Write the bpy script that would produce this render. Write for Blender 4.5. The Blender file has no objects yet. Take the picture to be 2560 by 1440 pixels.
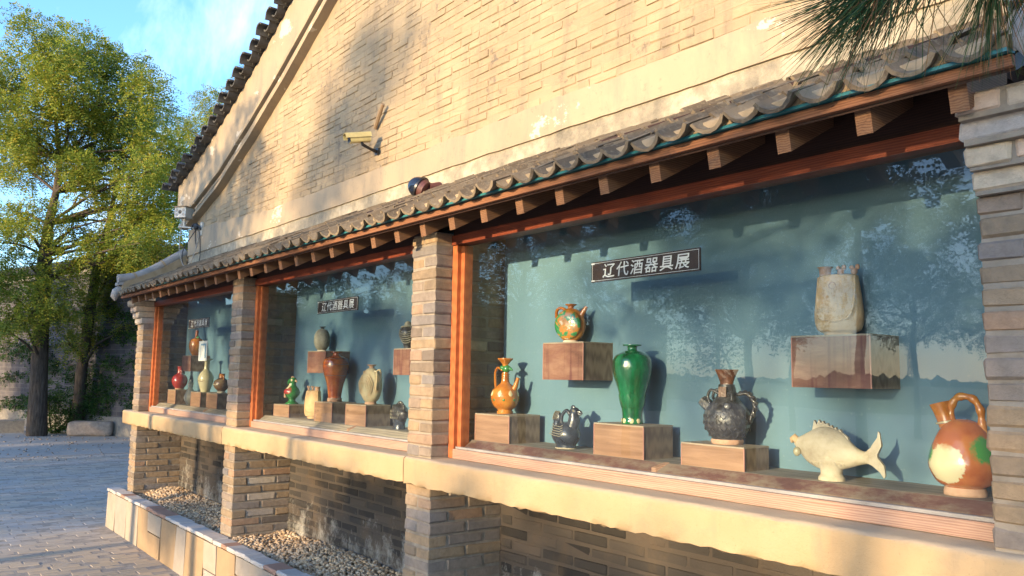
import bpy, bmesh, math, random
import numpy as np
from mathutils import Vector, Matrix

random.seed(7)
RNG = np.random.default_rng(7)
scene = bpy.context.scene
COL = scene.collection
R = math.radians

# ------------------------------------------------------------------ camera
CAM_H = 1.75
yaw, pitch, roll = R(38.2), math.atan(223 / 2050), R(0.92)
fw = Vector((-math.cos(yaw) * math.cos(pitch), math.sin(yaw) * math.cos(pitch), math.sin(pitch)))
r0 = Vector((math.sin(yaw), math.cos(yaw), 0))
u0 = r0.cross(fw)
rt = r0 * math.cos(roll) + u0 * math.sin(roll)
up = -r0 * math.sin(roll) + u0 * math.cos(roll)
cam_data = bpy.data.cameras.new('camera')
cam = bpy.data.objects.new('camera', cam_data)
COL.objects.link(cam)
cam.matrix_world = Matrix(((rt.x, up.x, -fw.x, 0), (rt.y, up.y, -fw.y, 0), (rt.z, up.z, -fw.z, CAM_H), (0, 0, 0, 1)))
cam_data.sensor_width = 36
cam_data.lens = 36 * 2050 / 2560
cam_data.clip_start = 0.05
cam_data.clip_end = 3000
scene.camera = cam

# ------------------------------------------------------------------ light
# sun stands in front of the facade, a little to the right, low and warm
SUN_AZ = (0.15, -1.0)                       # horizontal direction towards the sun
SUN_EL = R(11.0)
sun_dir = Vector((SUN_AZ[0], SUN_AZ[1], 0)).normalized() * math.cos(SUN_EL) + Vector((0, 0, math.sin(SUN_EL)))
sl = bpy.data.lights.new('sun', 'SUN')
sl.energy = 2.05
sl.angle = R(0.55)
sl.color = (1.0, 0.745, 0.435)
so = bpy.data.objects.new('sun', sl)
COL.objects.link(so)
so.rotation_euler = sun_dir.to_track_quat('Z', 'Y').to_euler()
so.location = (3, -30, 20)

world = bpy.data.worlds.new('World')
scene.world = world
world.use_nodes = True
wt = world.node_tree
wt.nodes.clear()
def wn(t, **k):
    n = wt.nodes.new(t)
    for a, b in k.items():
        setattr(n, a, b)
    return n
sky = wn('ShaderNodeTexSky', sky_type='NISHITA')
sky.sun_disc = False
sky.sun_elevation = SUN_EL
sky.sun_rotation = math.atan2(SUN_AZ[0], SUN_AZ[1])
sky.altitude = 100
sky.air_density = 1.0
sky.dust_density = 0.8
sky.ozone_density = 4.5
SKY_STRENGTH = 0.15
bg = wn('ShaderNodeBackground')
bg.inputs['Strength'].default_value = SKY_STRENGTH
tc = wn('ShaderNodeTexCoord')
# thin cirrus streaks, the same over the whole sky
mp = wn('ShaderNodeMapping')
mp.inputs['Rotation'].default_value = (R(20), R(-28), R(15))
mp.inputs['Scale'].default_value = (0.9, 5.5, 2.6)
wt.links.new(tc.outputs['Generated'], mp.inputs['Vector'])
nz = wn('ShaderNodeTexNoise')
nz.inputs['Scale'].default_value = 1.15
nz.inputs['Detail'].default_value = 7
nz.inputs['Roughness'].default_value = 0.62
nz.inputs['Distortion'].default_value = 0.4
wt.links.new(mp.outputs['Vector'], nz.inputs['Vector'])
rp = wn('ShaderNodeValToRGB')
rp.color_ramp.elements[0].position = 0.5
rp.color_ramp.elements[1].position = 0.78
rp.color_ramp.elements[1].color = (0.8, 0.8, 0.8, 1)
wt.links.new(nz.outputs['Fac'], rp.inputs['Fac'])
mx = wn('ShaderNodeMix', data_type='RGBA')
mx.inputs['B'].default_value = (2.6, 3.0, 3.6, 1)
wt.links.new(rp.outputs['Color'], mx.inputs['Factor'])
wt.links.new(sky.outputs['Color'], mx.inputs['A'])
wt.links.new(mx.outputs['Result'], bg.inputs['Color'])
wo = wn('ShaderNodeOutputWorld')
wt.links.new(bg.outputs['Background'], wo.inputs['Surface'])

scene.view_settings.view_transform = 'Standard'
scene.view_settings.look = 'None'
scene.view_settings.exposure = 2.25
scene.view_settings.gamma = 1.0
scene.view_settings.use_curve_mapping = False
scene.cycles.max_bounces = 8
scene.cycles.transparent_max_bounces = 24
scene.cycles.caustics_reflective = False
scene.cycles.caustics_refractive = False
scene.cycles.use_denoising = True

# ------------------------------------------------------------------ mesh helpers
class MB:
    def __init__(s):
        s.v, s.f = [], []
    def add(s, verts, faces):
        o = len(s.v)
        s.v += [tuple(p) for p in verts]
        s.f += [tuple(i + o for i in fc) for fc in faces]
        return s
    def box(s, x0, x1, y0, y1, z0, z1):
        return s.add([(x0, y0, z0), (x1, y0, z0), (x1, y1, z0), (x0, y1, z0), (x0, y0, z1), (x1, y0, z1), (x1, y1, z1), (x0, y1, z1)],
                     [(0, 3, 2, 1), (4, 5, 6, 7), (0, 1, 5, 4), (1, 2, 6, 5), (2, 3, 7, 6), (3, 0, 4, 7)])
    def loft(s, rings, cap=True, closed=True):
        n = len(rings[0])
        V = [p for r in rings for p in r]
        F = []
        for i in range(len(rings) - 1):
            for j in range(n if closed else n - 1):
                k = (j + 1) % n
                F.append((i * n + j, i * n + k, (i + 1) * n + k, (i + 1) * n + j))
        if cap:
            F.append(tuple(reversed(range(n))))
            F.append(tuple((len(rings) - 1) * n + j for j in range(n)))
        return s.add(V, F)
    def tube(s, pts, rad, seg=8, cap=True, twist=0.0, squash=1.0):
        pts = [Vector(p) for p in pts]
        if not hasattr(rad, '__len__'):
            rad = [rad] * len(pts)
        rings = []
        ref = None
        for i, p in enumerate(pts):
            a = pts[max(i - 1, 0)]
            b = pts[min(i + 1, len(pts) - 1)]
            t = (b - a).normalized()
            if ref is None:
                ref = Vector((0, 0, 1)) if abs(t.z) < 0.9 else Vector((1, 0, 0))
            u = (ref - t * ref.dot(t)).normalized()
            ref = u
            w = t.cross(u)
            rings.append([p + (u * math.cos(2 * math.pi * j / seg + twist * i) + w * squash * math.sin(2 * math.pi * j / seg + twist * i)) * rad[i] for j in range(seg)])
        return s.loft(rings, cap)
    def lathe(s, prof, c=(0, 0, 0), seg=32, sx=1.0, sy=1.0, fn=None):
        rings = []
        for r, z in prof:
            ring = []
            for j in range(seg):
                a = 2 * math.pi * j / seg
                k = r * (fn(a, z) if fn else 1)
                ring.append((c[0] + k * sx * math.cos(a), c[1] + k * sy * math.sin(a), c[2] + z))
            rings.append(ring)
        return s.loft(rings)
    def ball(s, c, rx, ry, rz, seg=16, rings=10):
        P = []
        for i in range(1, rings):
            t = math.pi * i / rings
            P.append((math.sin(t), -math.cos(t)))
        rr = [[(c[0] + rx * a * math.cos(2 * math.pi * j / seg), c[1] + ry * a * math.sin(2 * math.pi * j / seg), c[2] + rz * b) for j in range(seg)] for a, b in P]
        return s.loft(rr)
    def prism(s, poly, axis, a, b):
        """poly: list of 2D points; axis 'x','y','z' is the extrusion axis"""
        def mk(p, d):
            return {'x': (d, p[0], p[1]), 'y': (p[0], d, p[1]), 'z': (p[0], p[1], d)}[axis]
        n = len(poly)
        V = [mk(p, a) for p in poly] + [mk(p, b) for p in poly]
        F = [tuple(range(n)), tuple(reversed(range(n, 2 * n)))] + [(i, i + n, (i + 1) % n + n, (i + 1) % n) for i in range(n)]
        return s.add(V, F)
    def mesh(s, name, smooth=False, org=(0, 0, 0), fix=True, angle=40):
        m = bpy.data.meshes.new(name)
        m.from_pydata([(p[0] - org[0], p[1] - org[1], p[2] - org[2]) for p in s.v], [], s.f)
        if fix:
            bm = bmesh.new()
            bm.from_mesh(m)
            bmesh.ops.recalc_face_normals(bm, faces=bm.faces)
            bm.to_mesh(m)
            bm.free()
        if smooth:
            m.shade_smooth()
            m.set_sharp_from_angle(angle=R(angle))
        m.update()
        return m

def np_mesh(name, V, F):
    """V (n,3), F (m,k) numpy arrays"""
    m = bpy.data.meshes.new(name)
    k = F.shape[1]
    m.vertices.add(len(V))
    m.vertices.foreach_set('co', np.ascontiguousarray(V, dtype=np.float32).ravel())
    m.loops.add(F.size)
    m.loops.foreach_set('vertex_index', np.ascontiguousarray(F, dtype=np.int32).ravel())
    m.polygons.add(len(F))
    m.polygons.foreach_set('loop_start', np.arange(0, F.size, k, dtype=np.int32))
    m.polygons.foreach_set('loop_total', np.full(len(F), k, dtype=np.int32))
    m.update(calc_edges=True)
    return m

WLOC = {}
def link(name, mesh, mat=None, parent=None, loc=None, rot=None, scale=None):
    o = bpy.data.objects.new(name, mesh)
    COL.objects.link(o)
    if mat and mesh is not None and not mesh.materials:
        mesh.materials.append(mat)
    if parent:
        o.parent = parent
    if loc is not None:
        o.location = loc
    if rot is not None:
        o.rotation_euler = rot
    if scale is not None:
        o.scale = scale
    return o
def wloc(o):
    v = Vector(o.location)
    while o.parent:
        o = o.parent
        v += o.location
    return v
def put(name, mb, mat, parent=None, smooth=False, kind=None, angle=40, base=None, fix=True):
    """world-coordinate MB -> object; local origin is the parent's (or base)"""
    org = wloc(parent) if parent else Vector(base or (0, 0, 0))
    o = link(name, mb.mesh(name, smooth, org, fix, angle), mat, parent, None if parent else org)
    if kind:
        o['kind'] = kind
    return o
def thing(name, label, cat, loc, group=None):
    o = bpy.data.objects.new(name, None)
    o.empty_display_size = 0.1
    COL.objects.link(o)
    o.location = loc
    o['label'] = label
    o['category'] = cat
    if group:
        o['group'] = group
    return o
def tag(o, label, cat, group=None):
    o['label'] = label
    o['category'] = cat
    if group:
        o['group'] = group
    return o

# ------------------------------------------------------------------ materials
class NT:
    def __init__(s, name):
        s.m = bpy.data.materials.new(name)
        s.m.use_nodes = True
        s.t = s.m.node_tree
        s.b = s.t.nodes['Principled BSDF']
        s.o = s.t.nodes['Material Output']
        s._pos = None
    def n(s, typ, ins=None, **k):
        n = s.t.nodes.new(typ)
        for a, b in k.items():
            setattr(n, a, b)
        for a, b in (ins or {}).items():
            s.set(n.inputs[a], b)
        return n
    def set(s, inp, v):
        if isinstance(v, bpy.types.NodeSocket):
            s.t.links.new(v, inp)
        else:
            if isinstance(v, (tuple, list)) and len(v) == 3 and inp.type == 'RGBA':
                v = (*v, 1)
            inp.default_value = v
    def pos(s):
        if not s._pos:
            s._pos = s.n('ShaderNodeNewGeometry').outputs['Position']
        return s._pos
    def obj(s):
        return s.n('ShaderNodeTexCoord').outputs['Object']
    def mapv(s, v, scale=(1, 1, 1), loc=(0, 0, 0), rot=(0, 0, 0)):
        return s.n('ShaderNodeMapping', {'Vector': v, 'Scale': scale, 'Location': loc, 'Rotation': rot}).outputs['Vector']
    def noise(s, v, scale, detail=4, rough=0.55, dist=0.0):
        return s.n('ShaderNodeTexNoise', {'Vector': v, 'Scale': scale, 'Detail': detail, 'Roughness': rough, 'Distortion': dist}).outputs['Fac']
    def ramp(s, fac, stops, interp='LINEAR'):
        n = s.n('ShaderNodeValToRGB', {'Fac': fac})
        cr = n.color_ramp
        cr.interpolation = interp
        while len(cr.elements) > len(stops):
            cr.elements.remove(cr.elements[-1])
        while len(cr.elements) < len(stops):
            cr.elements.new(0.5)
        for e, (p, c) in zip(cr.elements, stops):
            e.position = p
            e.color = (*c, 1) if len(c) == 3 else c
        return n.outputs['Color']
    def step(s, fac, a, b):
        return s.ramp(fac, [(a, (0, 0, 0)), (b, (1, 1, 1))])
    def mix(s, f, a, b, blend='MIX'):
        n = s.n('ShaderNodeMix', data_type='RGBA', blend_type=blend)
        s.set(n.inputs['Factor'], f)
        s.set(n.inputs['A'], a)
        s.set(n.inputs['B'], b)
        return n.outputs['Result']
    def math(s, op, a, b=0.0):
        n = s.n('ShaderNodeMath', operation=op)
        s.set(n.inputs[0], a)
        s.set(n.inputs[1], b)
        return n.outputs[0]
    def rnd(s):
        """one random number per piece, whether a piece is an object or an island"""
        a = s.n('ShaderNodeNewGeometry').outputs['Random Per Island']
        b = s.n('ShaderNodeObjectInfo').outputs['Random']
        return s.math('FRACT', s.math('ADD', a, b))
    def bump(s, h, strength=0.3, dist=0.01, prev=None):
        ins = {'Height': h, 'Strength': strength, 'Distance': dist}
        if prev is not None:
            ins['Normal'] = prev
        o = s.n('ShaderNodeBump', ins).outputs['Normal']
        s.set(s.b.inputs['Normal'], o)
        return o
    def fin(s, col=None, rough=0.8, spec=None, **k):
        if col is not None:
            s.set(s.b.inputs['Base Color'], col)
        s.set(s.b.inputs['Roughness'], rough)
        if spec is not None:
            s.b.inputs['Specular IOR Level'].default_value = spec
        for a, b in k.items():
            s.set(s.b.inputs[a.replace('_', ' ')], b)
        return s.m

def mat_brick(name, stops, grime=0.35, white=0.0, bump=0.5):
    t = NT(name)
    p = t.pos()
    c = t.ramp(t.rnd(), stops)
    n1 = t.noise(p, 28, 6, 0.65)
    c = t.mix(0.45, c, t.ramp(n1, [(0.25, (0.25, 0.25, 0.25)), (0.75, (1.0, 0.98, 0.95))]), 'MULTIPLY')
    c = t.mix(1.0, c, (1.45, 1.45, 1.45), 'MULTIPLY')
    n2 = t.noise(p, 6, 5, 0.6)
    c = t.mix(t.math('MULTIPLY', t.step(n2, 0.52, 0.72), grime), c, (0.07, 0.065, 0.06))
    if white:
        n3 = t.noise(p, 9, 6, 0.7)
        c = t.mix(t.math('MULTIPLY', t.step(n3, 0.58, 0.7), white), c, (0.5, 0.47, 0.42))
    b0 = t.bump(t.noise(p, 28, 5, 0.7), 0.5, 0.012)
    t.bump(t.noise(p, 110, 6, 0.75), bump, 0.006, b0)
    return t.fin(c, 0.92, 0.2)

GREYTAN = [(0.0, (0.13, 0.115, 0.105)), (0.2, (0.2, 0.175, 0.15)), (0.45, (0.27, 0.215, 0.155)), (0.62, (0.185, 0.175, 0.17)), (0.8, (0.29, 0.235, 0.17)), (1.0, (0.30, 0.215, 0.165))]
M_pillar = mat_brick('pillar_brick', [(p, (c[0] * 1.4, c[1] * 1.38, c[2] * 1.34)) for p, c in GREYTAN], 0.2, 0.2)
M_pier = mat_brick('pier_brick', [(0.0, (0.10, 0.085, 0.075)), (0.25, (0.22, 0.16, 0.10)), (0.5, (0.25, 0.175, 0.105)), (0.7, (0.15, 0.135, 0.125)), (0.9, (0.2, 0.155, 0.115)), (1.0, (0.27, 0.165, 0.10))], 0.3, 0.08)

def mat_mortar(name, c0, c1):
    t = NT(name)
    p = t.pos()
    c = t.ramp(t.noise(p, 14, 5), [(0.3, c0), (0.7, c1)])
    t.bump(t.noise(p, 120, 4, 0.7), 0.6, 0.005)
    return t.fin(c, 0.95, 0.1)
M_mortar = mat_mortar('mortar', (0.20, 0.165, 0.125), (0.31, 0.26, 0.20))
M_bed = mat_mortar('tile_bedding', (0.26, 0.19, 0.11), (0.36, 0.27, 0.17))

def wall_colour(t, base=(0.315, 0.235, 0.142), pale=(0.39, 0.298, 0.182)):
    p = t.pos()
    c = t.mix(t.step(t.noise(p, 2.2, 5, 0.6), 0.35, 0.7), base, pale)
    # rain streaks and black weathering
    st = t.noise(t.mapv(p, (6, 6, 0.9)), 1.6, 6, 0.65)
    c = t.mix(t.math('MULTIPLY', t.step(st, 0.5, 0.74), 0.55), c, (0.15, 0.125, 0.1))
    sp = t.noise(p, 16, 8, 0.75)
    pat = t.step(t.noise(p, 1.9, 4, 0.6), 0.46, 0.6)
    c = t.mix(t.math('MULTIPLY', t.math('MULTIPLY', t.step(sp, 0.53, 0.64), pat), 0.8), c, (0.12, 0.1, 0.085))
    return c, p
t = NT('limewashed_brick')
c, p = wall_colour(t)
c = t.mix(0.25, c, t.ramp(t.rnd(), [(0, (0.6, 0.6, 0.6)), (1, (1.15, 1.12, 1.08))]), 'MULTIPLY')
t.bump(t.noise(p, 60, 7, 0.7), 0.55, 0.008)
M_wallbrick = t.fin(c, 0.93, 0.15)
t = NT('wall_render')
c, p = wall_colour(t, (0.29, 0.218, 0.135), (0.365, 0.28, 0.175))
t.bump(t.noise(p, 45, 7, 0.7), 0.5, 0.008)
M_wall = t.fin(c, 0.94, 0.12)
t = NT('smooth_plaster')
p = t.pos()
c = t.mix(t.step(t.noise(p, 1.7, 5, 0.55), 0.35, 0.68), (0.31, 0.24, 0.16), (0.38, 0.295, 0.192))
c = t.mix(t.math('MULTIPLY', t.step(t.noise(t.mapv(p, (4, 4, 1.1)), 1.4, 7, 0.7), 0.5, 0.72), 0.55), c, (0.18, 0.16, 0.135))
c = t.mix(t.math('MULTIPLY', t.step(t.noise(p, 21, 7, 0.75), 0.57, 0.68), 0.4), c, (0.15, 0.13, 0.105))
wp = t.noise(t.mapv(p, (1, 1, 1.5), (3.3, 0, 1.2)), 2.1, 7, 0.7)
c = t.mix(t.math('MULTIPLY', t.step(wp, 0.60, 0.615), 0.85), c, (0.56, 0.48, 0.36))
t.bump(t.noise(p, 30, 7, 0.65), 0.3, 0.006)
M_plaster = t.fin(c, 0.9, 0.15)
t = NT('dirty_plaster')
p = t.pos()
c = t.ramp(t.noise(p, 5, 8, 0.75), [(0.3, (0.15, 0.135, 0.11)), (0.5, (0.31, 0.265, 0.19)), (0.72, (0.52, 0.45, 0.33))])
t.bump(t.noise(p, 26, 8, 0.75), 0.8, 0.012)
M_dirty = t.fin(c, 0.95, 0.1)
# wall under the sill: very dark brick, salt bloom growing towards the bottom
t = NT('dark_base_brick')
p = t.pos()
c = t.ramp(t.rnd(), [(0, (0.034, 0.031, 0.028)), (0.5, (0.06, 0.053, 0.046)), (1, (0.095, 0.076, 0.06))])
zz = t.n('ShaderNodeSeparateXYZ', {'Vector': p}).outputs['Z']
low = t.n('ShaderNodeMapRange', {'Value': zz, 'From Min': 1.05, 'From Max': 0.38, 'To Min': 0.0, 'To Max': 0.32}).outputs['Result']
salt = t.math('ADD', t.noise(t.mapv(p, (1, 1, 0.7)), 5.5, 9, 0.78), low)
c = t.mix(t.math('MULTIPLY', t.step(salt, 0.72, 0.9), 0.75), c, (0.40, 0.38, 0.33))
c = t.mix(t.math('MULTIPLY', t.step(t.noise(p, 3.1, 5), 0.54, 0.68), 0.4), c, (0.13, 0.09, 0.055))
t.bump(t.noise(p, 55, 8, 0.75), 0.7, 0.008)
M_basebrick = t.fin(c, 0.95, 0.1)

# ochre sill render
t = NT('ochre_sill')
p = t.pos()
c = t.mix(t.step(t.noise(p, 2.5, 5), 0.35, 0.7), (0.36, 0.25, 0.135), (0.42, 0.30, 0.172))
c = t.mix(t.math('MULTIPLY', t.step(t.noise(p, 7, 7, 0.7), 0.54, 0.72), 0.45), c, (0.27, 0.21, 0.14))
c = t.mix(t.math('MULTIPLY', t.step(t.noise(t.mapv(p, (9, 9, 0.8)), 1.3, 6, 0.7), 0.56, 0.74), 0.4), c, (0.24, 0.19, 0.13))
c = t.mix(t.math('MULTIPLY', t.step(t.noise(p, 120, 4, 0.7), 0.63, 0.7), 0.5), c, (0.18, 0.13, 0.08))
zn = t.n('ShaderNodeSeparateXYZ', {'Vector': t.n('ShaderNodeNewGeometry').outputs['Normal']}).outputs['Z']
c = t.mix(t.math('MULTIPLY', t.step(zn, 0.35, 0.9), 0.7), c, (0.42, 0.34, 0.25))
b1 = t.bump(t.noise(p, 150, 5, 0.8), 0.55, 0.004)
t.bump(t.noise(p, 22, 5, 0.7), 0.4, 0.01, b1)
M_sill = t.fin(c, 0.92, 0.15)

def mat_wood(name, c0, c1, c2, axis=0, scale=26, rough=0.6, bump=0.15, spec=0.3, rings=1.0):
    t = NT(name)
    p = t.pos()
    sc = [1, 1, 1]
    sc[axis] = 0.07
    v = t.mapv(p, tuple(sc))
    n = t.noise(v, scale, 6, 0.6, 0.6)
    w = t.n('ShaderNodeTexWave', {'Vector': t.mapv(p, tuple(0.12 if i == axis else 1 for i in range(3))), 'Scale': scale * 1.2, 'Distortion': 7 * rings, 'Detail': 3, 'Detail Scale': 0.8}, bands_direction='Z').outputs['Fac']
    f = t.math('ADD', t.math('MULTIPLY', n, 0.65), t.math('MULTIPLY', w, 0.35))
    c = t.ramp(f, [(0.25, c0), (0.5, c1), (0.75, c2)])
    t.bump(f, bump, 0.004)
    return t.fin(c, rough, spec)
M_redwood = mat_wood('red_stained_wood', (0.31, 0.085, 0.03), (0.37, 0.108, 0.036), (0.42, 0.13, 0.044), 2, 30, 0.5)
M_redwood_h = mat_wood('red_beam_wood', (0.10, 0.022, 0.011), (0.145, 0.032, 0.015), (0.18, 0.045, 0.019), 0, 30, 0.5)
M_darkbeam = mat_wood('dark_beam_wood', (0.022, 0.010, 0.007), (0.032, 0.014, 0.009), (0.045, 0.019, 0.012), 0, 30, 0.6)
M_pinkrail = mat_wood('bare_rail_wood', (0.24, 0.135, 0.095), (0.33, 0.205, 0.145), (0.38, 0.25, 0.18), 0, 34, 0.65, 0.25)
M_rafter = mat_wood('rafter_wood', (0.12, 0.055, 0.027), (0.18, 0.088, 0.043), (0.23, 0.12, 0.06), 1, 34, 0.75)
M_fascia = mat_wood('fascia_wood', (0.13, 0.05, 0.024), (0.2, 0.085, 0.04), (0.26, 0.12, 0.06), 0, 34, 0.75)
M_shelf = mat_wood('grey_shelf_wood', (0.2, 0.175, 0.15), (0.3, 0.265, 0.22), (0.38, 0.34, 0.28), 0, 22, 0.8)
t = NT('worn_purple_board')
p = t.pos()
c = t.ramp(t.noise(t.mapv(p, (0.5, 1, 1)), 9, 8, 0.7), [(0.3, (0.08, 0.035, 0.035)), (0.46, (0.13, 0.065, 0.058)), (0.56, (0.2, 0.155, 0.125)), (0.8, (0.27, 0.22, 0.17))])
M_bevel = t.fin(c, 0.6, 0.3)
t = NT('box_laminate')
p = t.pos()
rn = t.n('ShaderNodeObjectInfo').outputs['Random']
n = t.noise(t.mapv(p, (0.12, 1, 1.6)), 26, 6, 0.6, 0.4)
c = t.ramp(n, [(0.28, (0.23, 0.135, 0.085)), (0.55, (0.36, 0.225, 0.145)), (0.75, (0.45, 0.30, 0.2))])
c = t.mix(0.55, c, t.ramp(rn, [(0, (0.6, 0.5, 0.48)), (1, (1.0, 1.0, 1.0))]), 'MULTIPLY')
kn = t.n('ShaderNodeTexVoronoi', {'Vector': t.mapv(p, (0.6, 1, 1)), 'Scale': 9.0}).outputs['Distance']
c = t.mix(t.math('MULTIPLY', t.math('SUBTRACT', 1.0, t.step(kn, 0.03, 0.1)), 0.6), c, (0.07, 0.04, 0.025))
M_box = t.fin(c, 0.42, 0.4)
t = NT('box_laminate_red')
p = t.pos()
n = t.noise(t.mapv(p, (0.3, 1, 1)), 20, 7, 0.65, 0.3)
c = t.ramp(n, [(0.25, (0.12, 0.055, 0.042)), (0.5, (0.215, 0.105, 0.078)), (0.75, (0.32, 0.195, 0.14))])
drip = t.noise(t.mapv(p, (14, 14, 0.8)), 2.4, 4, 0.6)
c = t.mix(t.math('MULTIPLY', t.step(drip, 0.52, 0.66), 0.6), c, (0.09, 0.02, 0.03))
M_boxred = t.fin(c, 0.4, 0.4)
t = NT('box_edge_band')
M_edge = t.fin((0.4, 0.2, 0.16), 0.5)
t = NT('teal_panel')
p = t.pos()
c = t.mix(t.step(t.noise(t.mapv(p, (1, 1, 0.35)), 3, 5, 0.6), 0.3, 0.75), (0.095, 0.185, 0.25), (0.12, 0.22, 0.28))
c = t.mix(t.math('MULTIPLY', t.step(t.noise(p, 70, 3, 0.6), 0.66, 0.72), 0.25), c, (0.3, 0.4, 0.4))
M_teal = t.fin(c, 0.55, 0.35)
t = NT('teal_drip_edge')
M_drip = t.fin((0.03, 0.16, 0.17), 0.4, 0.4)
t = NT('grey_roof_tile')
p = t.pos()
c = t.ramp(t.rnd(), [(0, (0.105, 0.08, 0.055)), (0.5, (0.165, 0.125, 0.083)), (1, (0.225, 0.172, 0.112))])
c = t.mix(t.math('MULTIPLY', t.step(t.noise(p, 24, 7, 0.75), 0.5, 0.66), 0.55), c, (0.3, 0.25, 0.17))
c = t.mix(t.math('MULTIPLY', t.step(t.noise(p, 11, 5, 0.7), 0.56, 0.7), 0.6), c, (0.06, 0.056, 0.05))
t.bump(t.noise(p, 70, 7, 0.75), 0.7, 0.006)
M_tile = t.fin(c, 0.92, 0.15)
t = NT('dark_roof_tile')
p = t.pos()
c = t.ramp(t.noise(p, 9, 6, 0.7), [(0.3, (0.045, 0.042, 0.04)), (0.7, (0.12, 0.115, 0.105))])
t.bump(t.noise(p, 60, 6, 0.7), 0.5, 0.006)
M_darktile = t.fin(c, 0.9, 0.15)
t = NT('ridge_cement')
p = t.pos()
c = t.ramp(t.noise(p, 7, 6, 0.65), [(0.3, (0.2, 0.185, 0.17)), (0.7, (0.33, 0.31, 0.285))])
t.bump(t.noise(p, 60, 6, 0.7), 0.4, 0.005)
M_ridge = t.fin(c, 0.9, 0.2)
t = NT('window_glass')
t.t.nodes.remove(t.b)
fr = t.n('ShaderNodeFresnel', {'IOR': 1.56}).outputs['Fac']
wob = t.n('ShaderNodeBump', {'Height': t.noise(t.mapv(t.pos(), (0.6, 1, 1.6)), 2.2, 2, 0.4), 'Strength': 0.06, 'Distance': 0.02}).outputs['Normal']
gl = t.n('ShaderNodeBsdfGlossy', {'Roughness': 0.0, 'Color': (1, 1, 1), 'Normal': wob}).outputs['BSDF']
tr = t.n('ShaderNodeBsdfTransparent', {'Color': (0.93, 0.965, 0.95)}).outputs['BSDF']
du = t.n('ShaderNodeBsdfDiffuse', {'Color': (0.5, 0.47, 0.42)}).outputs['BSDF']
ms = t.n('ShaderNodeMixShader', {0: fr, 1: tr, 2: gl}).outputs[0]
dirt = t.math('MULTIPLY', t.step(t.noise(t.pos(), 5, 8, 0.75), 0.55, 0.85), 0.05)
dirt = t.math('ADD', dirt, 0.012)
ms = t.n('ShaderNodeMixShader', {0: dirt, 1: ms, 2: du}).outputs[0]
t.set(t.o.inputs['Surface'], ms)
M_glass = t.m

def mat_simple(name, col, rough=0.5, spec=0.5, metal=0.0, var=0.15, sc=20):
    t = NT(name)
    n = t.noise(t.pos(), sc, 5)
    c = t.mix(1.0, (*col, 1), t.ramp(n, [(0.3, (1 - var,) * 3), (0.7, (1 + var,) * 3)]), 'MULTIPLY')
    t.b.inputs['Metallic'].default_value = metal
    return t.fin(c, rough, spec)
def mat_glaze(name, stops, scale=14, rough=0.16, coat=0.6, bump=0.15, bscale=40, detail=5, drip=1.0):
    t = NT(name)
    p = t.pos()
    n = t.noise(t.mapv(p, (1, 1, drip)), scale, detail, 0.6, 0.3)
    c = t.ramp(n, stops)
    t.bump(t.noise(p, bscale, 5, 0.6), bump, 0.004)
    t.b.inputs['Coat Weight'].default_value = coat
    t.b.inputs['Coat Roughness'].default_value = 0.06
    return t.fin(c, rough, 0.5)
def zone_glaze(name, base_stops, zones, rough=0.18, coat=0.6, scale=18):
    """zones: (world centre, radius, colour, softness)"""
    t = NT(name)
    p = t.pos()
    c = t.ramp(t.noise(p, scale, 5, 0.6), base_stops)
    wob = t.math('MULTIPLY', t.math('SUBTRACT', t.noise(p, 34, 5, 0.7), 0.5), 0.05)
    for ctr, rad, colr, soft in zones:
        d = t.n('ShaderNodeVectorMath', {0: p, 1: ctr}, operation='DISTANCE').outputs['Value']
        d = t.math('ADD', d, wob)
        f = t.n('ShaderNodeMapRange', {'Value': d, 'From Min': rad, 'From Max': rad - soft, 'To Min': 0.0, 'To Max': 1.0}).outputs['Result']
        c = t.mix(f, c, (*colr, 1))
    t.bump(t.noise(p, 60, 4, 0.6), 0.12, 0.003)
    t.b.inputs['Coat Weight'].default_value = coat
    t.b.inputs['Coat Roughness'].default_value = 0.06
    return t.fin(c, rough, 0.5)

AMBER = [(0.3, (0.30, 0.085, 0.012)), (0.5, (0.46, 0.16, 0.022)), (0.7, (0.56, 0.25, 0.045))]
M_amber = mat_glaze('amber_glaze', AMBER)
M_amberred = mat_glaze('red_brown_glaze', [(0.3, (0.24, 0.04, 0.01)), (0.5, (0.40, 0.09, 0.018)), (0.7, (0.54, 0.16, 0.03))], 16, 0.15, 0.7, 0.5, 45)
M_green = mat_glaze('green_glaze', [(0.3, (0.0, 0.06, 0.022)), (0.5, (0.003, 0.14, 0.05)), (0.75, (0.02, 0.27, 0.11))], 20, 0.1, 0.9, 0.6, 48, 5, 0.4)
M_sancai = mat_glaze('three_colour_glaze', [(0.28, (0.02, 0.16, 0.05)), (0.44, (0.04, 0.26, 0.08)), (0.5, (0.5, 0.2, 0.03)), (0.6, (0.52, 0.22, 0.035)), (0.64, (0.62, 0.58, 0.42)), (0.72, (0.03, 0.2, 0.07))], 22, 0.12, 0.9, 0.6, 38, 3)
M_navy = mat_glaze('blue_black_glaze', [(0.3, (0.012, 0.016, 0.028)), (0.55, (0.03, 0.042, 0.065)), (0.75, (0.085, 0.10, 0.13))], 22, 0.25, 0.5, 0.5, 50)
M_charcoal = mat_glaze('charcoal_glaze', [(0.3, (0.012, 0.013, 0.016)), (0.52, (0.035, 0.036, 0.042)), (0.72, (0.12, 0.12, 0.125))], 40, 0.3, 0.4, 0.9, 70)
M_rust = mat_glaze('rust_glaze', [(0.3, (0.05, 0.018, 0.010)), (0.7, (0.15, 0.06, 0.03))], 30, 0.35, 0.3, 0.6, 60)
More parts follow.
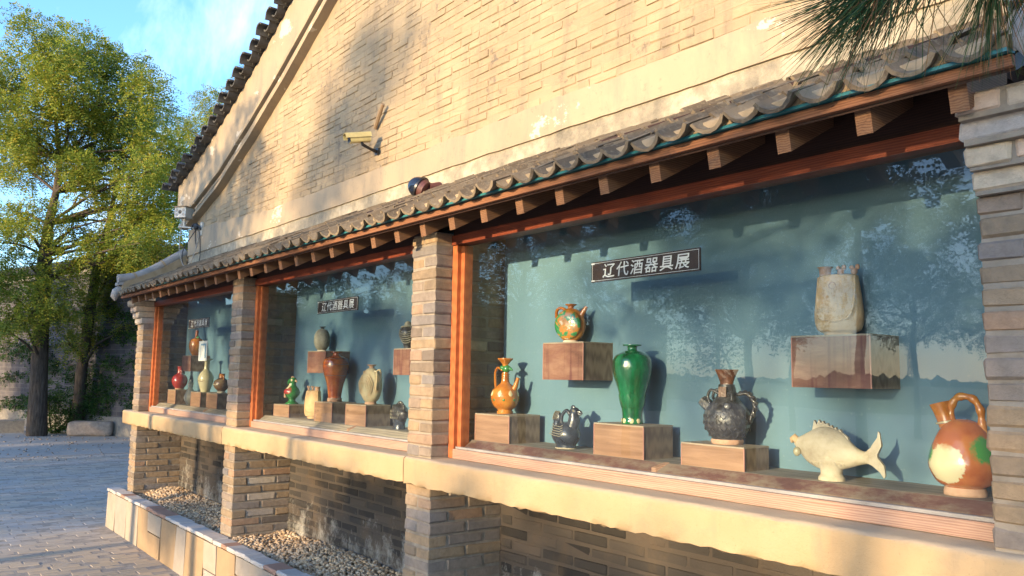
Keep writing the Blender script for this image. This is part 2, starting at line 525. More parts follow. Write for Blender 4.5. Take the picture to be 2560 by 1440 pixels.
def mat_clay(name, stops, bump=0.4, bscale=60, rough=0.75):
    t = NT(name)
    p = t.pos()
    c = t.ramp(t.noise(p, 13, 7, 0.65), stops)
    t.bump(t.noise(p, bscale, 6, 0.7), bump, 0.005)
    return t.fin(c, rough, 0.25)
M_beige = mat_clay('beige_clay', [(0.3, (0.48, 0.31, 0.165)), (0.55, (0.60, 0.42, 0.235)), (0.75, (0.66, 0.49, 0.30))])
M_cream = mat_clay('cream_clay', [(0.28, (0.38, 0.31, 0.21)), (0.5, (0.53, 0.47, 0.345)), (0.75, (0.60, 0.55, 0.43))], 1.0, 32, 0.6)
M_carved = mat_clay('carved_clay', [(0.28, (0.36, 0.23, 0.13)), (0.5, (0.47, 0.39, 0.25)), (0.7, (0.45, 0.43, 0.30))], 0.9, 30, 0.6)
M_greyclay = mat_clay('grey_clay', [(0.3, (0.13, 0.125, 0.10)), (0.55, (0.25, 0.24, 0.19)), (0.75, (0.36, 0.35, 0.28))], 0.9, 45, 0.7)
M_whiteclay = mat_clay('white_clay', [(0.3, (0.5, 0.42, 0.32)), (0.7, (0.66, 0.6, 0.48))])
M_foot = mat_clay('bare_clay_foot', [(0.3, (0.42, 0.24, 0.16)), (0.7, (0.55, 0.37, 0.26))])
M_olive = mat_glaze('olive_white_glaze', [(0.3, (0.30, 0.28, 0.17)), (0.55, (0.44, 0.41, 0.27)), (0.8, (0.5, 0.47, 0.34))], 9, 0.22, 0.5)
M_redglaze = mat_glaze('red_glaze', [(0.3, (0.22, 0.016, 0.014)), (0.7, (0.38, 0.04, 0.03))], 18, 0.2, 0.6)
M_brownpot = mat_glaze('brown_glaze', [(0.3, (0.09, 0.04, 0.015)), (0.5, (0.22, 0.12, 0.05)), (0.7, (0.32, 0.24, 0.13))], 16, 0.25, 0.5, 0.5, 40)
M_creamspot = mat_glaze('cream_glaze_spot', [(0.3, (0.6, 0.5, 0.28)), (0.7, (0.7, 0.62, 0.4))])
M_greenspot = mat_glaze('green_glaze_spot', [(0.3, (0.015, 0.12, 0.03)), (0.7, (0.05, 0.26, 0.07))])
M_signboard = mat_simple('sign_board', (0.05, 0.03, 0.028), 0.45, 0.4)
t = NT('white_lettering')
M_white = t.fin((0.82, 0.82, 0.8), 0.5)
M_card = mat_simple('white_card', (0.72, 0.74, 0.76), 0.6)
M_cardblue = mat_simple('blue_card_print', (0.16, 0.3, 0.46), 0.6)
M_black = mat_simple('black_plastic', (0.012, 0.012, 0.014), 0.35, 0.5)
M_dome = mat_simple('smoked_dome', (0.01, 0.014, 0.025), 0.05, 0.6)
M_copper = mat_simple('red_plastic_ring', (0.1, 0.035, 0.028), 0.5)
M_yellowcam = mat_simple('yellowed_housing', (0.52, 0.42, 0.17), 0.45)
M_camwhite = mat_simple('aged_white_housing', (0.5, 0.47, 0.4), 0.5)
M_cable = mat_simple('black_cable', (0.02, 0.02, 0.02), 0.6)
M_greycable = mat_simple('grey_cable', (0.35, 0.3, 0.24), 0.6)
M_stick = mat_simple('weathered_stick', (0.3, 0.2, 0.11), 0.8)
t = NT('gravel_stone')
c = t.ramp(t.rnd(), [(0, (0.22, 0.14, 0.08)), (0.3, (0.40, 0.27, 0.155)), (0.6, (0.48, 0.345, 0.215)), (0.85, (0.54, 0.42, 0.29)), (1, (0.26, 0.22, 0.18))])
c = t.mix(0.3, c, t.ramp(t.noise(t.pos(), 90, 3), [(0.3, (0.6, 0.6, 0.6)), (0.7, (1, 1, 1))]), 'MULTIPLY')
M_gravel = t.fin(c, 0.85, 0.2)
t = NT('flagstone_cladding')
p = t.pos()
c = t.ramp(t.rnd(), [(0, (0.31, 0.265, 0.215)), (0.35, (0.34, 0.28, 0.215)), (0.62, (0.31, 0.215, 0.125)), (0.74, (0.29, 0.23, 0.18)), (0.84, (0.33, 0.285, 0.24)), (1, (0.31, 0.25, 0.19))], 'CONSTANT')
c = t.mix(0.35, c, t.ramp(t.noise(p, 11, 6, 0.6), [(0.3, (0.65, 0.62, 0.6)), (0.7, (1.05, 1.05, 1.05))]), 'MULTIPLY')
t.bump(t.noise(p, 35, 6, 0.6), 0.3, 0.006)
M_flag = t.fin(c, 0.8, 0.25)
t = NT('cap_stone')
p = t.pos()
c = t.ramp(t.rnd(), [(0, (0.42, 0.385, 0.35)), (0.5, (0.46, 0.43, 0.4)), (0.62, (0.34, 0.2, 0.14)), (0.85, (0.44, 0.41, 0.38))], 'CONSTANT')
c = t.mix(0.3, c, t.ramp(t.noise(p, 15, 6), [(0.3, (0.65, 0.62, 0.6)), (0.7, (1.05, 1.05, 1.05))]), 'MULTIPLY')
t.bump(t.noise(p, 40, 6, 0.6), 0.3, 0.005)
M_cap = t.fin(c, 0.8, 0.25)
t = NT('paving_stone')
p = t.pos()
c = t.ramp(t.rnd(), [(0, (0.305, 0.285, 0.26)), (0.5, (0.335, 0.31, 0.28)), (1, (0.36, 0.33, 0.295))])
c = t.mix(t.math('MULTIPLY', t.step(t.noise(p, 1.4, 6, 0.6), 0.42, 0.62), 0.65), c, (0.40, 0.325, 0.235))
snd = t.n('ShaderNodeMapRange', {'Value': t.math('ADD', t.n('ShaderNodeSeparateXYZ', {'Vector': p}).outputs['X'], t.math('MULTIPLY', t.noise(p, 1.1, 6, 0.65), 3.0)), 'From Min': -8.6, 'From Max': -7.0, 'To Min': 0.0, 'To Max': 0.85}).outputs['Result']
c = t.mix(snd, c, (0.42, 0.315, 0.20))
t.bump(t.noise(p, 30, 7, 0.7), 0.3, 0.006)
M_paver = t.fin(c, 0.72, 0.4)
t = NT('trodden_ground')
p = t.pos()
c = t.ramp(t.noise(p, 0.8, 7, 0.65), [(0.3, (0.31, 0.29, 0.265)), (0.55, (0.36, 0.335, 0.305)), (0.75, (0.40, 0.355, 0.295))])
ln = t.noise(t.mapv(p, (9, 2.2, 1)), 1.0, 6, 0.7)
c = t.mix(t.math('MULTIPLY', t.step(ln, 0.58, 0.72), 0.4), c, (0.11, 0.105, 0.1))
c = t.mix(t.math('MULTIPLY', t.step(t.noise(p, 40, 4, 0.7), 0.6, 0.7), 0.25), c, (0.42, 0.36, 0.28))
t.bump(t.noise(t.mapv(p, (8, 3, 1)), 1.6, 8, 0.7), 0.5, 0.03)
M_ground = t.fin(c, 0.66, 0.45)
t = NT('field_grass')
c = t.ramp(t.noise(t.pos(), 0.05, 6), [(0.3, (0.08, 0.09, 0.035)), (0.7, (0.16, 0.15, 0.07))])
M_field = t.fin(c, 0.95, 0.1)
t = NT('bark')
p = t.pos()
v = t.noise(t.mapv(p, (1, 1, 0.15)), 22, 7, 0.7)
c = t.ramp(v, [(0.3, (0.035, 0.027, 0.022)), (0.6, (0.11, 0.088, 0.07)), (0.8, (0.18, 0.15, 0.12))])
t.bump(v, 0.9, 0.03)
M_bark = t.fin(c, 0.95, 0.1)
def mat_leaf(name, stops, trans=0.35):
    t = NT(name)
    c = t.ramp(t.rnd(), stops)
    c = t.mix(0.6, c, t.ramp(t.noise(t.pos(), 0.9, 3), [(0.3, (0.55, 0.6, 0.5)), (0.7, (1.3, 1.2, 0.95))]), 'MULTIPLY')
    t.fin(c, 0.6, 0.3)
    tl = t.n('ShaderNodeBsdfTranslucent', {'Color': c}).outputs['BSDF']
    ms = t.n('ShaderNodeMixShader', {0: trans, 1: t.b.outputs['BSDF'], 2: tl}).outputs[0]
    t.set(t.o.inputs['Surface'], ms)
    return t.m
M_leaf = mat_leaf('locust_leaf', [(0, (0.12, 0.18, 0.028)), (0.5, (0.24, 0.295, 0.04)), (0.85, (0.36, 0.36, 0.05)), (1, (0.46, 0.35, 0.055))], 0.5)
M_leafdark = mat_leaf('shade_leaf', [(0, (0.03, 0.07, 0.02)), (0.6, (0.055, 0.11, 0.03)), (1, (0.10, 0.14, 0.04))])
M_bush = mat_leaf('bush_leaf', [(0, (0.02, 0.06, 0.015)), (0.6, (0.04, 0.10, 0.02)), (1, (0.08, 0.14, 0.03))])
M_needle = mat_leaf('pine_needle', [(0, (0.012, 0.035, 0.01)), (0.55, (0.03, 0.07, 0.018)), (0.8, (0.06, 0.08, 0.02)), (0.9, (0.16, 0.075, 0.03)), (1, (0.22, 0.11, 0.05))], 0.1)
t = NT('courtyard_stone')
p = t.pos()
br = t.n('ShaderNodeTexBrick', {'Vector': t.mapv(p, (1, 1, 1), rot=(R(90), 0, 0)), 'Color1': (0.085, 0.08, 0.085, 1), 'Color2': (0.125, 0.115, 0.12, 1), 'Mortar': (0.15, 0.14, 0.135, 1), 'Scale': 1.0, 'Mortar Size': 0.012, 'Brick Width': 0.5, 'Row Height': 0.13}).outputs['Color']
c = t.mix(0.6, br, t.ramp(t.noise(p, 1.6, 7, 0.7), [(0.3, (0.4, 0.4, 0.45)), (0.7, (1.2, 1.15, 1.1))]), 'MULTIPLY')
t.bump(t.noise(p, 8, 7, 0.7), 0.6, 0.03)
M_court = t.fin(c, 0.9, 0.15)
M_stone = mat_clay('boulder_stone', [(0.3, (0.2, 0.16, 0.13)), (0.7, (0.33, 0.27, 0.22))], 0.7, 20, 0.9)
M_kerb = mat_clay('kerb_stone', [(0.3, (0.16, 0.145, 0.13)), (0.7, (0.26, 0.235, 0.2))], 0.5, 20, 0.9)
M_steel = mat_simple('galvanised_steel', (0.3, 0.31, 0.32), 0.5, 0.5, 0.6)

# ------------------------------------------------------------------ ground
g = MB()
xs = [-2500, -300, -120, -60, -40, -30, -20, -14, -8, -4, 0, 6, 20, 60, 150, 1500]
ys = [-2500, -300, -120, -60, -30, -16, -8, -4, 0, 3, 8, 20, 60, 200, 600]
for i in range(len(xs)):
    for j in range(len(ys)):
        g.v.append((xs[i], ys[j], 0))
for i in range(len(xs) - 1):
    for j in range(len(ys) - 1):
        a = i * len(ys) + j
        g.f.append((a, a + len(ys), a + len(ys) + 1, a + 1))
ground = put('ground', g, M_ground)
ground['kind'] = 'structure'
f_ = MB()
f_.add([(-2500, -2500, 0.03), (1500, -2500, 0.03), (1500, -45, 0.03), (-2500, -45, 0.03)], [(0, 1, 2, 3)])
fld = put('field', f_, M_field)
fld['kind'] = 'structure'

# chamfered, slightly uneven block: shared by bricks, pavers, stones
def block_mesh(name, sx, sy, sz, ch=0.006, jit=0.002, seed=0):
    rn = random.Random(seed)
    bm = bmesh.new()
    bmesh.ops.create_cube(bm, size=1.0)
    for v in bm.verts:
        v.co = Vector((v.co.x * sx, v.co.y * sy, v.co.z * sz))
    bmesh.ops.bevel(bm, geom=list(bm.edges), offset=ch, segments=1, affect='EDGES', profile=0.5)
    for v in bm.verts:
        v.co += Vector((rn.uniform(-jit, jit), rn.uniform(-jit, jit), rn.uniform(-jit, jit)))
    m = bpy.data.meshes.new(name)
    bm.to_mesh(m)
    bm.free()
    return m
_blocks = {}
def block(kind, sx, sy, sz, var, **k):
    key = (kind, round(sx, 3), round(sy, 3), round(sz, 3), var)
    if key not in _blocks:
        _blocks[key] = block_mesh(kind, sx, sy, sz, seed=hash(key[1:]) % 1000, **k)
    return _blocks[key]
def join_blocks(name, items, mat, parent):
    """items: (mesh, loc, rotz) -> one joined mesh (kind stuff)"""
    Vs, Fs, off = [], [], 0
    cache = {}
    quads, tris = [], []
    for m, loc, rz in items:
        if m.name not in cache:
            vv = np.array([v.co[:] for v in m.vertices])
            ff = [tuple(p.vertices) for p in m.polygons]
            cache[m.name] = (vv, ff)
        vv, ff = cache[m.name]
        c, s_ = math.cos(rz), math.sin(rz)
        w = np.stack([vv[:, 0] * c - vv[:, 1] * s_, vv[:, 0] * s_ + vv[:, 1] * c, vv[:, 2]], 1) + np.array(loc)
        Vs.append(w)
        Fs += [tuple(i + off for i in f) for f in ff]
        off += len(vv)
    mb = MB()
    mb.v = [tuple(p) for p in np.concatenate(Vs)]
    mb.f = Fs
    return put(name, mb, mat, parent, kind='stuff', fix=False)

WY = 2.94                                   # wall plane
H = CAM_H
# ------------------------------------------------------------------ building
B = thing('brick_building', 'old grey brick building with limewashed gable and three glazed display windows', 'building', (-5.35, WY, 0))

outer = [(-10.63, 4.0), (-10.0, 4.15), (-9.46, 4.317), (-8.97, 4.49), (-8.48, 4.674), (-7.85, 4.935), (-7.15, 5.25), (-6.5, 5.57), (-5.95, 5.8), (-5.35, 5.88)]
outer += [(-10.7 - x, z) for x, z in reversed(outer[:-1])]
bandlow = [(-9.95, 3.45), (-9.64, 3.518), (-8.83, 3.747), (-7.95, 4.108), (-7.2, 4.441), (-6.6, 4.741), (-6.1, 4.99), (-5.7, 5.13), (-5.35, 5.17)]
bandlow += [(-10.7 - x, z) for x, z in reversed(bandlow[:-1])]
def interp(poly, x):
    for (x0, z0), (x1, z1) in zip(poly, poly[1:]):
        if x0 <= x <= x1:
            return z0 + (z1 - z0) * (x - x0) / (x1 - x0)
    return poly[0][1] if x < poly[0][0] else poly[-1][1]

# gable wall core
w = MB()
pl = [(-9.94, 0), (-0.76, 0), (-0.76, 3.5), (-0.3, 3.72)] + list(reversed([(x, z - 0.03) for x, z in outer if -10.4 < x < -0.3])) + [(-10.4, 3.72), (-9.94, 3.5)]
w.prism(pl, 'y', WY + 0.008, WY + 0.3)
wall = put('gable_wall', w, M_wall, B)
# body of the house behind the gable and its tiled roof
for xa in (-9.9, -1.1):
    w = MB()
    w.box(xa, xa + 0.3, WY + 0.3, 15, 0, 4.0)
    put('side_wall', w, M_wall, B)
w = MB()
o1 = [(x, z) for x, z in outer]
w.prism([(x, z + 0.02) for x, z in o1] + [(x, z + 0.09) for x, z in reversed(o1)], 'y', WY - 0.05, 15.2)
put('main_roof', w, M_darktile, B)

# limewashed bricks on the gable, each a little proud of the joints
BL, BH = 0.205, 0.0505
wb = []
row = 0
z = 3.33
while z < 5.1:
    x = -9.75 + (row % 2) * BL / 2 + random.uniform(-0.02, 0.02)
    while x < -1.0:
        lo = interp(bandlow, x)
        x0 = x - BL / 2
        lim = min(interp(bandlow, x - 0.13), interp(bandlow, x + 0.13)) - 0.06
        if z < lim and -9.6 < x:
            vis = z - H < {True: 3.03 + (-5.79 - x) * 0.37, False: 3.03 - (x + 5.79) * 0.37}[x < -5.79] + 0.1
            wb.append((0 if vis else 1, math.hypot(x, 2.9), x, z))
        x += BL
    row += 1
    z += BH
wb.sort()
items = []
for i, (v_, d_, x, z) in enumerate(wb):
    m = block('brick', (0.196, 0.199, 0.192)[i % 3], 0.03, 0.0445 + 0.0015 * (i % 3), i % 7, ch=0.0045, jit=0.0028)
    loc = (x + random.uniform(-0.004, 0.004), WY + 0.0205 + random.uniform(-0.0045, 0.003), z + random.uniform(-0.003, 0.003))
    if i < 300:
        o = link('brick', m, M_wallbrick, wall, Vector(loc) - wloc(wall), (random.uniform(-.05, .03), random.uniform(-.014, .014), random.uniform(-.012, .012)))
    else:
        items.append((m, loc, 0))
join_blocks('bricks', items, M_wallbrick, wall)

# plaster band above the pent roof, with a wavy undercut lower edge
def ragged_strip(x0, x1, zlo, zhi, y0, y1, n, amp_lo, amp_hi, seed):
    rn = random.Random(seed)
    lo, hi = [], []
    a = b = 0
    for i in range(n + 1):
        x = x0 + (x1 - x0) * i / n
        a = a * 0.8 + rn.uniform(-1, 1) * amp_lo
        b = b * 0.8 + rn.uniform(-1, 1) * amp_hi
        lo.append((x, (zlo(x) if callable(zlo) else zlo) + a))
        hi.append((x, (zhi(x) if callable(zhi) else zhi) + b))
    mb = MB()
    N = n + 1
    V = [(x, y0, z) for x, z in lo] + [(x, y0, z) for x, z in hi] + [(x, y1, z) for x, z in lo] + [(x, y1, z) for x, z in hi]
    F = []
    for i in range(n):
        F += [(i, i + 1, N + i + 1, N + i), (2 * N + i, i, i + 1, 2 * N + i + 1)[::-1], (N + i, N + i + 1, 3 * N + i + 1, 3 * N + i)]
    F += [(0, N, 3 * N, 2 * N), (n, 2 * N + n, 3 * N + n, N + n)]
    mb.add(V, F)
    return mb
put('plaster_band', ragged_strip(-9.95, -0.75, 3.113, lambda x: 3.30 + max(0, (-7.5 - x)) * 0.05, WY - 0.014, WY + 0.02, 160, 0.003, 0.006, 3), M_plaster, B)
put('plaster_strip', ragged_strip(-9.94, -0.76, 2.9, 3.13, WY - 0.002, WY + 0.02, 90, 0.002, 0.002, 4), M_dirty, B)

# rake band and its three mouldings
def between(poly_hi, poly_lo, x0, x1, n, hi_off, lo_off, y0, y1):
    mb = MB()
    V = []
    for i in range(n + 1):
        x = x0 + (x1 - x0) * i / n
        zh, zl = interp(poly_hi, x) + hi_off, interp(poly_lo, x) + lo_off
        V += [(x, y0, zl), (x, y0, zh), (x, y1, zh), (x, y1, zl)]
    rings = [V[i * 4:i * 4 + 4] for i in range(n + 1)]
    mb.loft(rings)
    return mb
rake_lo = [(x - 0.55, z + 0.1) if x < -5.35 else (x + 0.55, z + 0.1) for x, z in bandlow if abs(x + 5.35) > 0.1]
put('rake_band', between(outer, [(x, z + 0.245 - 0.02 * 0) for x, z in bandlow], -10.45, -0.25, 60, 0.0, 0.0, WY - 0.02, WY + 0.02), M_plaster, B, True, angle=30)
for k, (off, hgt, pr) in enumerate(((0.185, 0.055, 0.06), (0.10, 0.05, 0.045), (0.0, 0.065, 0.075))):
    mb = MB()
    rings = []
    rn = random.Random(k)
    for i in range(91):
        x = -10.15 + (9.6) * i / 90
        zl = interp(bandlow, x) + off + rn.uniform(-0.004, 0.004)
        rings.append([(x, WY - 0.012, zl), (x, WY - pr, zl + 0.008), (x, WY - pr - 0.006, zl + hgt * 0.55), (x, WY - pr + 0.01, zl + hgt), (x, WY + 0.02, zl + hgt), (x, WY + 0.02, zl)])
    mb.loft(rings)
    put('rake_moulding', mb, M_plaster, B, True, angle=35)
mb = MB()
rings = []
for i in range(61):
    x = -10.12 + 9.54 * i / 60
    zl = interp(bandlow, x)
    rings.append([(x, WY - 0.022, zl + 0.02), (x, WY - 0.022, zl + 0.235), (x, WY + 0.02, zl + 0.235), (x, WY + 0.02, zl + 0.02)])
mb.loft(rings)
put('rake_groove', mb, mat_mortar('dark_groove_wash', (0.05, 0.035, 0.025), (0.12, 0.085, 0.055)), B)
# rake edge tiles
def arc_tile(name, rad, half, L, th, seed, taper=0.9, n=6, up=True):
    """pantile along +y (front at y=0), hollow side up"""
    rn = random.Random(seed)
    mb = MB()
    rings = []
    for yy, k in ((0, 1.0), (L * 0.5, (1 + taper) / 2), (L, taper)):
        ring = []
        for sgn in (0, 1):
            rr = rad * k - (th if sgn else 0)
            rng_ = range(n + 1) if not sgn else range(n, -1, -1)
            for i in rng_:
                a = -half + 2 * half * i / n
                ring.append((rr * math.sin(a), yy + rn.uniform(-.003, .003), (rad - rr * math.cos(a)) + rn.uniform(-.0015, .0015)))
        rings.append(ring)
    mb.loft(rings)
    m = mb.mesh(name, True, angle=35)
    return m
rk = [arc_tile('rake_tile', 0.085, R(72), 0.4, 0.014, s) for s in range(4)]
x = -10.6
i = 0
while x < -0.1:
    z0 = interp(outer, x)
    sl = math.atan2(interp(outer, x + 0.1) - interp(outer, x - 0.1), 0.2)
    o = link('rake_tile', rk[i % 4], M_darktile, B, Vector((x, WY - 0.16 + random.uniform(-.02, .02), z0 + 0.085)) - wloc(B), (math.pi, sl * 0 + random.uniform(-.1, .1), 0))
    o.rotation_euler = (0, math.pi - sl + random.uniform(-.08, .08), 0)
    o2 = link('rake_tile', rk[(i + 1) % 4], M_darktile, B, Vector((x + 0.085, WY - 0.12 + random.uniform(-.02, .02), interp(outer, x + 0.085) - 0.015)) - wloc(B), (0, -sl + random.uniform(-.08, .08), 0))
    x += 0.2
    i += 1

# ---- pillars and piers
PX = {'a': (-10.06, -9.81), 'b': (-7.0, -6.75), 'c': (-4.05, -3.80), 'd': (-0.985, -0.735)}
PF = 2.45
CR = 0.0655
def lay(part, x0, x1, z0, n, mat, corbel=0, yb=WY, seed=0):
    rn = random.Random(seed)
    wdt = x1 - x0
    dep = yb - PF
    bw = (wdt - 0.01) / 2
    for k in range(n):
        zc = z0 + (k + 0.5) * CR
        f = 0.0
        if corbel:
            f = max(0, k - (n - corbel) + 1) * 0.03
        y0 = PF - f
        bricks = []
        bl = (dep - 0.012) / 2
        if k % 2 == 0:
            for sx in (0, 1):
                bricks.append((x0 + bw / 2 + sx * (bw + 0.01), y0 + (bl + f) / 2, bw, bl + f))
                bricks.append((x0 + bw / 2 + sx * (bw + 0.01), PF + bl + 0.012 + bl / 2, bw, bl))
        else:
            hd = 0.116
            bricks.append((x0 + wdt / 2, y0 + (hd + f) / 2, wdt, hd + f))
            ml = dep - 2 * hd - 0.022
            for sx in (0, 1):
                bricks.append((x0 + bw / 2 + sx * (bw + 0.01), PF + hd + 0.011 + ml / 2, bw, ml))
            bricks.append((x0 + wdt / 2, yb - hd / 2, wdt, hd))
        for (bx, by, lx, ly) in bricks:
            v = rn.randrange(4)
            m = block('brick', lx, ly, CR - 0.008, v, ch=0.0075, jit=0.003)
            link('brick', m, mat, part, Vector((bx + rn.uniform(-.004, .004), by + rn.uniform(-.004, .003), zc + rn.uniform(-.002, .002))) - wloc(part), (rn.uniform(-.01, .01), rn.uniform(-.014, .014), rn.uniform(-.012, .012)))
SILL_T, SILL_B = 1.304, 1.157
for i, (k, (x0, x1)) in enumerate(PX.items()):
    n = 12
    z0 = SILL_B - n * CR
    mb = MB()
    mb.box(x0 + 0.006, x1 - 0.006, PF + 0.006, WY, 0.0, SILL_B)
    pier = put('pier', mb, M_mortar, B)
    lay(pier, x0, x1, z0, n, M_pier, seed=i)
    mb = MB()
    n = 19 if k in 'bc' else 19
    zt = SILL_T + n * CR
    mb.box(x0 + 0.006, x1 - 0.006, PF + 0.006, WY, SILL_T - 0.01, zt)
    if k in 'ad':
        for q in range(4):
            mb.box(x0 + 0.008 + q * 0.0003, x1 - 0.008 - q * 0.0003, PF - (q + 1) * 0.03 + 0.006, PF + 0.01 + q * 0.002, zt - (4 - q) * CR - 0.008, zt - (3 - q) * CR + 0.006 - (0.008 if q == 3 else 0))
    pil = put('pillar', mb, M_mortar, B)
    lay(pil, x0, x1, SILL_T, n, M_pillar, corbel=(4 if k in 'ad' else 0), seed=10 + i)

# dark wall bricks below the sill
items, cand = [], []
for (xa, xb) in ((-9.81, -7.0), (-6.75, -4.05), (-3.80, -0.985)):
    row = 0
    z = 0.36
    while z < SILL_B - 0.03:
        x = xa + 0.12 - (row % 2) * 0.125
        while x < xb:
            l = 0.238
            c0, c1 = max(x - l / 2, xa + 0.004), min(x + l / 2, xb - 0.004)
            if c1 - c0 > 0.04:
                # how much of it the near pier hides grows to the right of the bay
                cand.append((math.hypot((c0 + c1) / 2, WY) + (3 if (c0 > -1.9) else 0), (c0 + c1) / 2, z, round((c1 - c0) / 0.02) * 0.02))
            x += l + 0.01
        z += CR
        row += 1
cand.sort()
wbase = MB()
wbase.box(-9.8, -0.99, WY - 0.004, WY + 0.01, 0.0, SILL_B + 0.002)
wbase = put('base_wall', wbase, M_basebrick, B)
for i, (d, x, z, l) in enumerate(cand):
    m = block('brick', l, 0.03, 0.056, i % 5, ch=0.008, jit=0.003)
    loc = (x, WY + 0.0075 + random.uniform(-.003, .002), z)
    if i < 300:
        link('brick', m, M_basebrick, wbase, Vector(loc) - wloc(wbase))
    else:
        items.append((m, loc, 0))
join_blocks('bricks', items, M_basebrick, wbase)

# ---- sill slabs
def sill_slab(x0, x1, seed):
    rn = random.Random(seed)
    prof = [(2.410, 0.006), (2.407, 0.035), (2.406, 0.075), (2.406, 0.115), (2.409, 0.134), (2.418, 0.143), (2.44, 0.1465), (WY, 0.148), (WY, 0.0), (2.5, 0.0), (2.42, 0.001)]
    n = int((x1 - x0) / 0.045)
    rings = []
    drift = 0
    for i in range(n + 1):
        x = x0 + (x1 - x0) * i / n
        drift = drift * 0.8 + rn.uniform(-.0016, .0016)
        ring = []
        for j, (y, zz) in enumerate(prof):
            q = 0.0022 if j < 6 or j > 9 else 0.0006
            rag = rn.uniform(-.009, .002) if j in (0, 10) else 0
            e = 0.012 if i in (0, n) and j < 6 else 0
            ring.append((x, y + drift + rn.uniform(-q, q) + e, SILL_B + zz + rn.uniform(-q, q) + rag))
        rings.append(ring)
    mb = MB()
    mb.loft(rings)
    return mb
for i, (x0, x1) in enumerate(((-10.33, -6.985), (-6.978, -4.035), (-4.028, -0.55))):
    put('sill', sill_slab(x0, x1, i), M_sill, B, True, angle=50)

# ---- windows
GY = 2.60
bays = ((-9.81, -7.0), (-6.75, -4.05), (-3.80, -0.985))
for bi, (x0, x1) in enumerate(bays):
    frame = None
    for s, xx in ((1, x0), (-1, x1)):
        fr = MB()
        a, b = sorted((xx + s * 0.002, xx + s * (0.052 if s > 0 else 0.022)))
        fr.box(a, b, 2.562, 2.64, SILL_T + 0.004, 2.478)
        post = put('window_frame' if frame is None else 'window_post', fr, M_redwood, B)
        frame = frame or post
        fr = MB()
        a, b = sorted((xx + s * (0.0525 if s > 0 else 0.0225), xx + s * (0.086 if s > 0 else 0.034)))
        fr.box(a, b, 2.585, 2.64, SILL_T + 0.058, 2.474)
        put('inner_post', fr, M_redwood, post)
    mb = MB()
    mb.box(x0 + 0.0528, x1 - 0.0228, 2.556, 2.64, SILL_T + 0.003, SILL_T + 0.054)
    put('bottom_rail', mb, M_pinkrail, frame)
    mb = MB()
    mb.box(x0 + 0.0528, x1 - 0.0232, 2.574, 2.596, SILL_T + 0.0545, SILL_T + 0.066)
    put('glazing_bead', mb, M_ridge, frame)
    mb = MB()
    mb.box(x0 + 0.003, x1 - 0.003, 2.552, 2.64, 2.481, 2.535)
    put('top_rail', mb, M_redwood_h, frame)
    mb2 = MB()
    mb2.add([(x0 + 0.06, GY, SILL_T + 0.0555), (x1 - 0.024, GY, SILL_T + 0.0555), (x1 - 0.024, GY, 2.4805), (x0 + 0.06, GY, 2.4805)], [(0, 1, 2, 3)])
    put('glass_pane', mb2, M_glass, frame, fix=False)
    mb = MB()
    mb.box(x0 + 0.018, x1 - 0.004, WY - 0.018, WY - 0.003, 1.405, 2.7)
    put('back_panel', mb, M_teal, B)
    mb = MB()
    mb.box(x0 + 0.003, x1 - 0.003, 2.665, WY - 0.0185, 1.365, 1.405)
    put('shelf', mb, M_shelf, B)
    # slanted front boards of the shelf, with a joint
    cut = x0 + (x1 - x0) * (0.52 if bi == 2 else 0.62)
    for (a, b) in ((x0 + 0.09, cut - 0.004), (cut + 0.004, x1 - 0.01)):
        mb = MB()
        mb.prism([(2.606, 1.362), (2.612, 1.372), (2.658, 1.4045), (2.664, 1.4045), (2.664, 1.362)], 'x', a, b)
        put('shelf_front', mb, M_bevel if bi == 2 else M_shelf, B)
    # splintered strip over the joint
    mb = MB()
    mb.box(cut - 0.012, cut + 0.012, 2.61, 2.662, 1.385, 1.4085)
    for vi in range(len(mb.v)):
        x_, y_, z_ = mb.v[vi]
        mb.v[vi] = (x_ + (0.016 if y_ > 2.63 else -0.012), y_, z_ - (0.022 if y_ < 2.63 else 0))
    put('shelf_joint_strip', mb, M_pinkrail, B)
    mb = MB()
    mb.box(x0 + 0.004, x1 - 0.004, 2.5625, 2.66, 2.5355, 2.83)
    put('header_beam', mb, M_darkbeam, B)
mb = MB()
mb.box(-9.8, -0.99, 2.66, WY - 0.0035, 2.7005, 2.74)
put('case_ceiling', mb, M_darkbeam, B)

# ---- pent roof
E0, E1 = -10.0, -0.80
RS = 0.5                                    # roof slope dz/dy
def rz(y, base):
    return base + (y - 2.27) * RS
mb = MB()
mb.prism([(2.262, rz(2.262, 2.557)), (WY + 0.0, rz(WY, 2.557)), (WY + 0.0, rz(WY, 2.60)), (2.262, rz(2.262, 2.60))], 'x', E0, E1)
deck = put('roof_deck', mb, M_darkbeam, B)
n = int((E1 - E0) / 0.273)
for i in range(n + 1):
    x = -0.955 - i * 0.2735
    if x < E0 + 0.03:
        continue
    mb = MB()
    h0 = 0.074
    j = random.uniform(-.004, .004)
    mb.prism([(2.285 + j, rz(2.285, 2.555)), (2.30 + j, rz(2.30, 2.555) - h0 - 0.006), (2.56, rz(2.56, 2.555) - h0), (2.56, rz(2.56, 2.555))], 'x', x - 0.025, x + 0.025)
    rf = put('rafter', mb, M_rafter, B)
mb = MB()
mb.box(E0, E1, 2.24, 2.261, 2.562, 2.592)
put('fascia_board', mb, M_fascia, B)
mb = MB()
mb.prism([(2.214, 2.593), (2.262, 2.5985), (2.262, 2.606), (2.214, 2.603)], 'x', -8.6, E1)
put('drip_edge', mb, M_drip, B)
mb = MB()
mb.prism([(2.221, 2.6065), (2.262, 2.6065), (WY, rz(WY, 2.62)), (WY, rz(WY, 2.648)), (2.228, rz(2.228, 2.660))], 'x', E0, E1)
put('tile_bedding', mb, M_bed, deck)
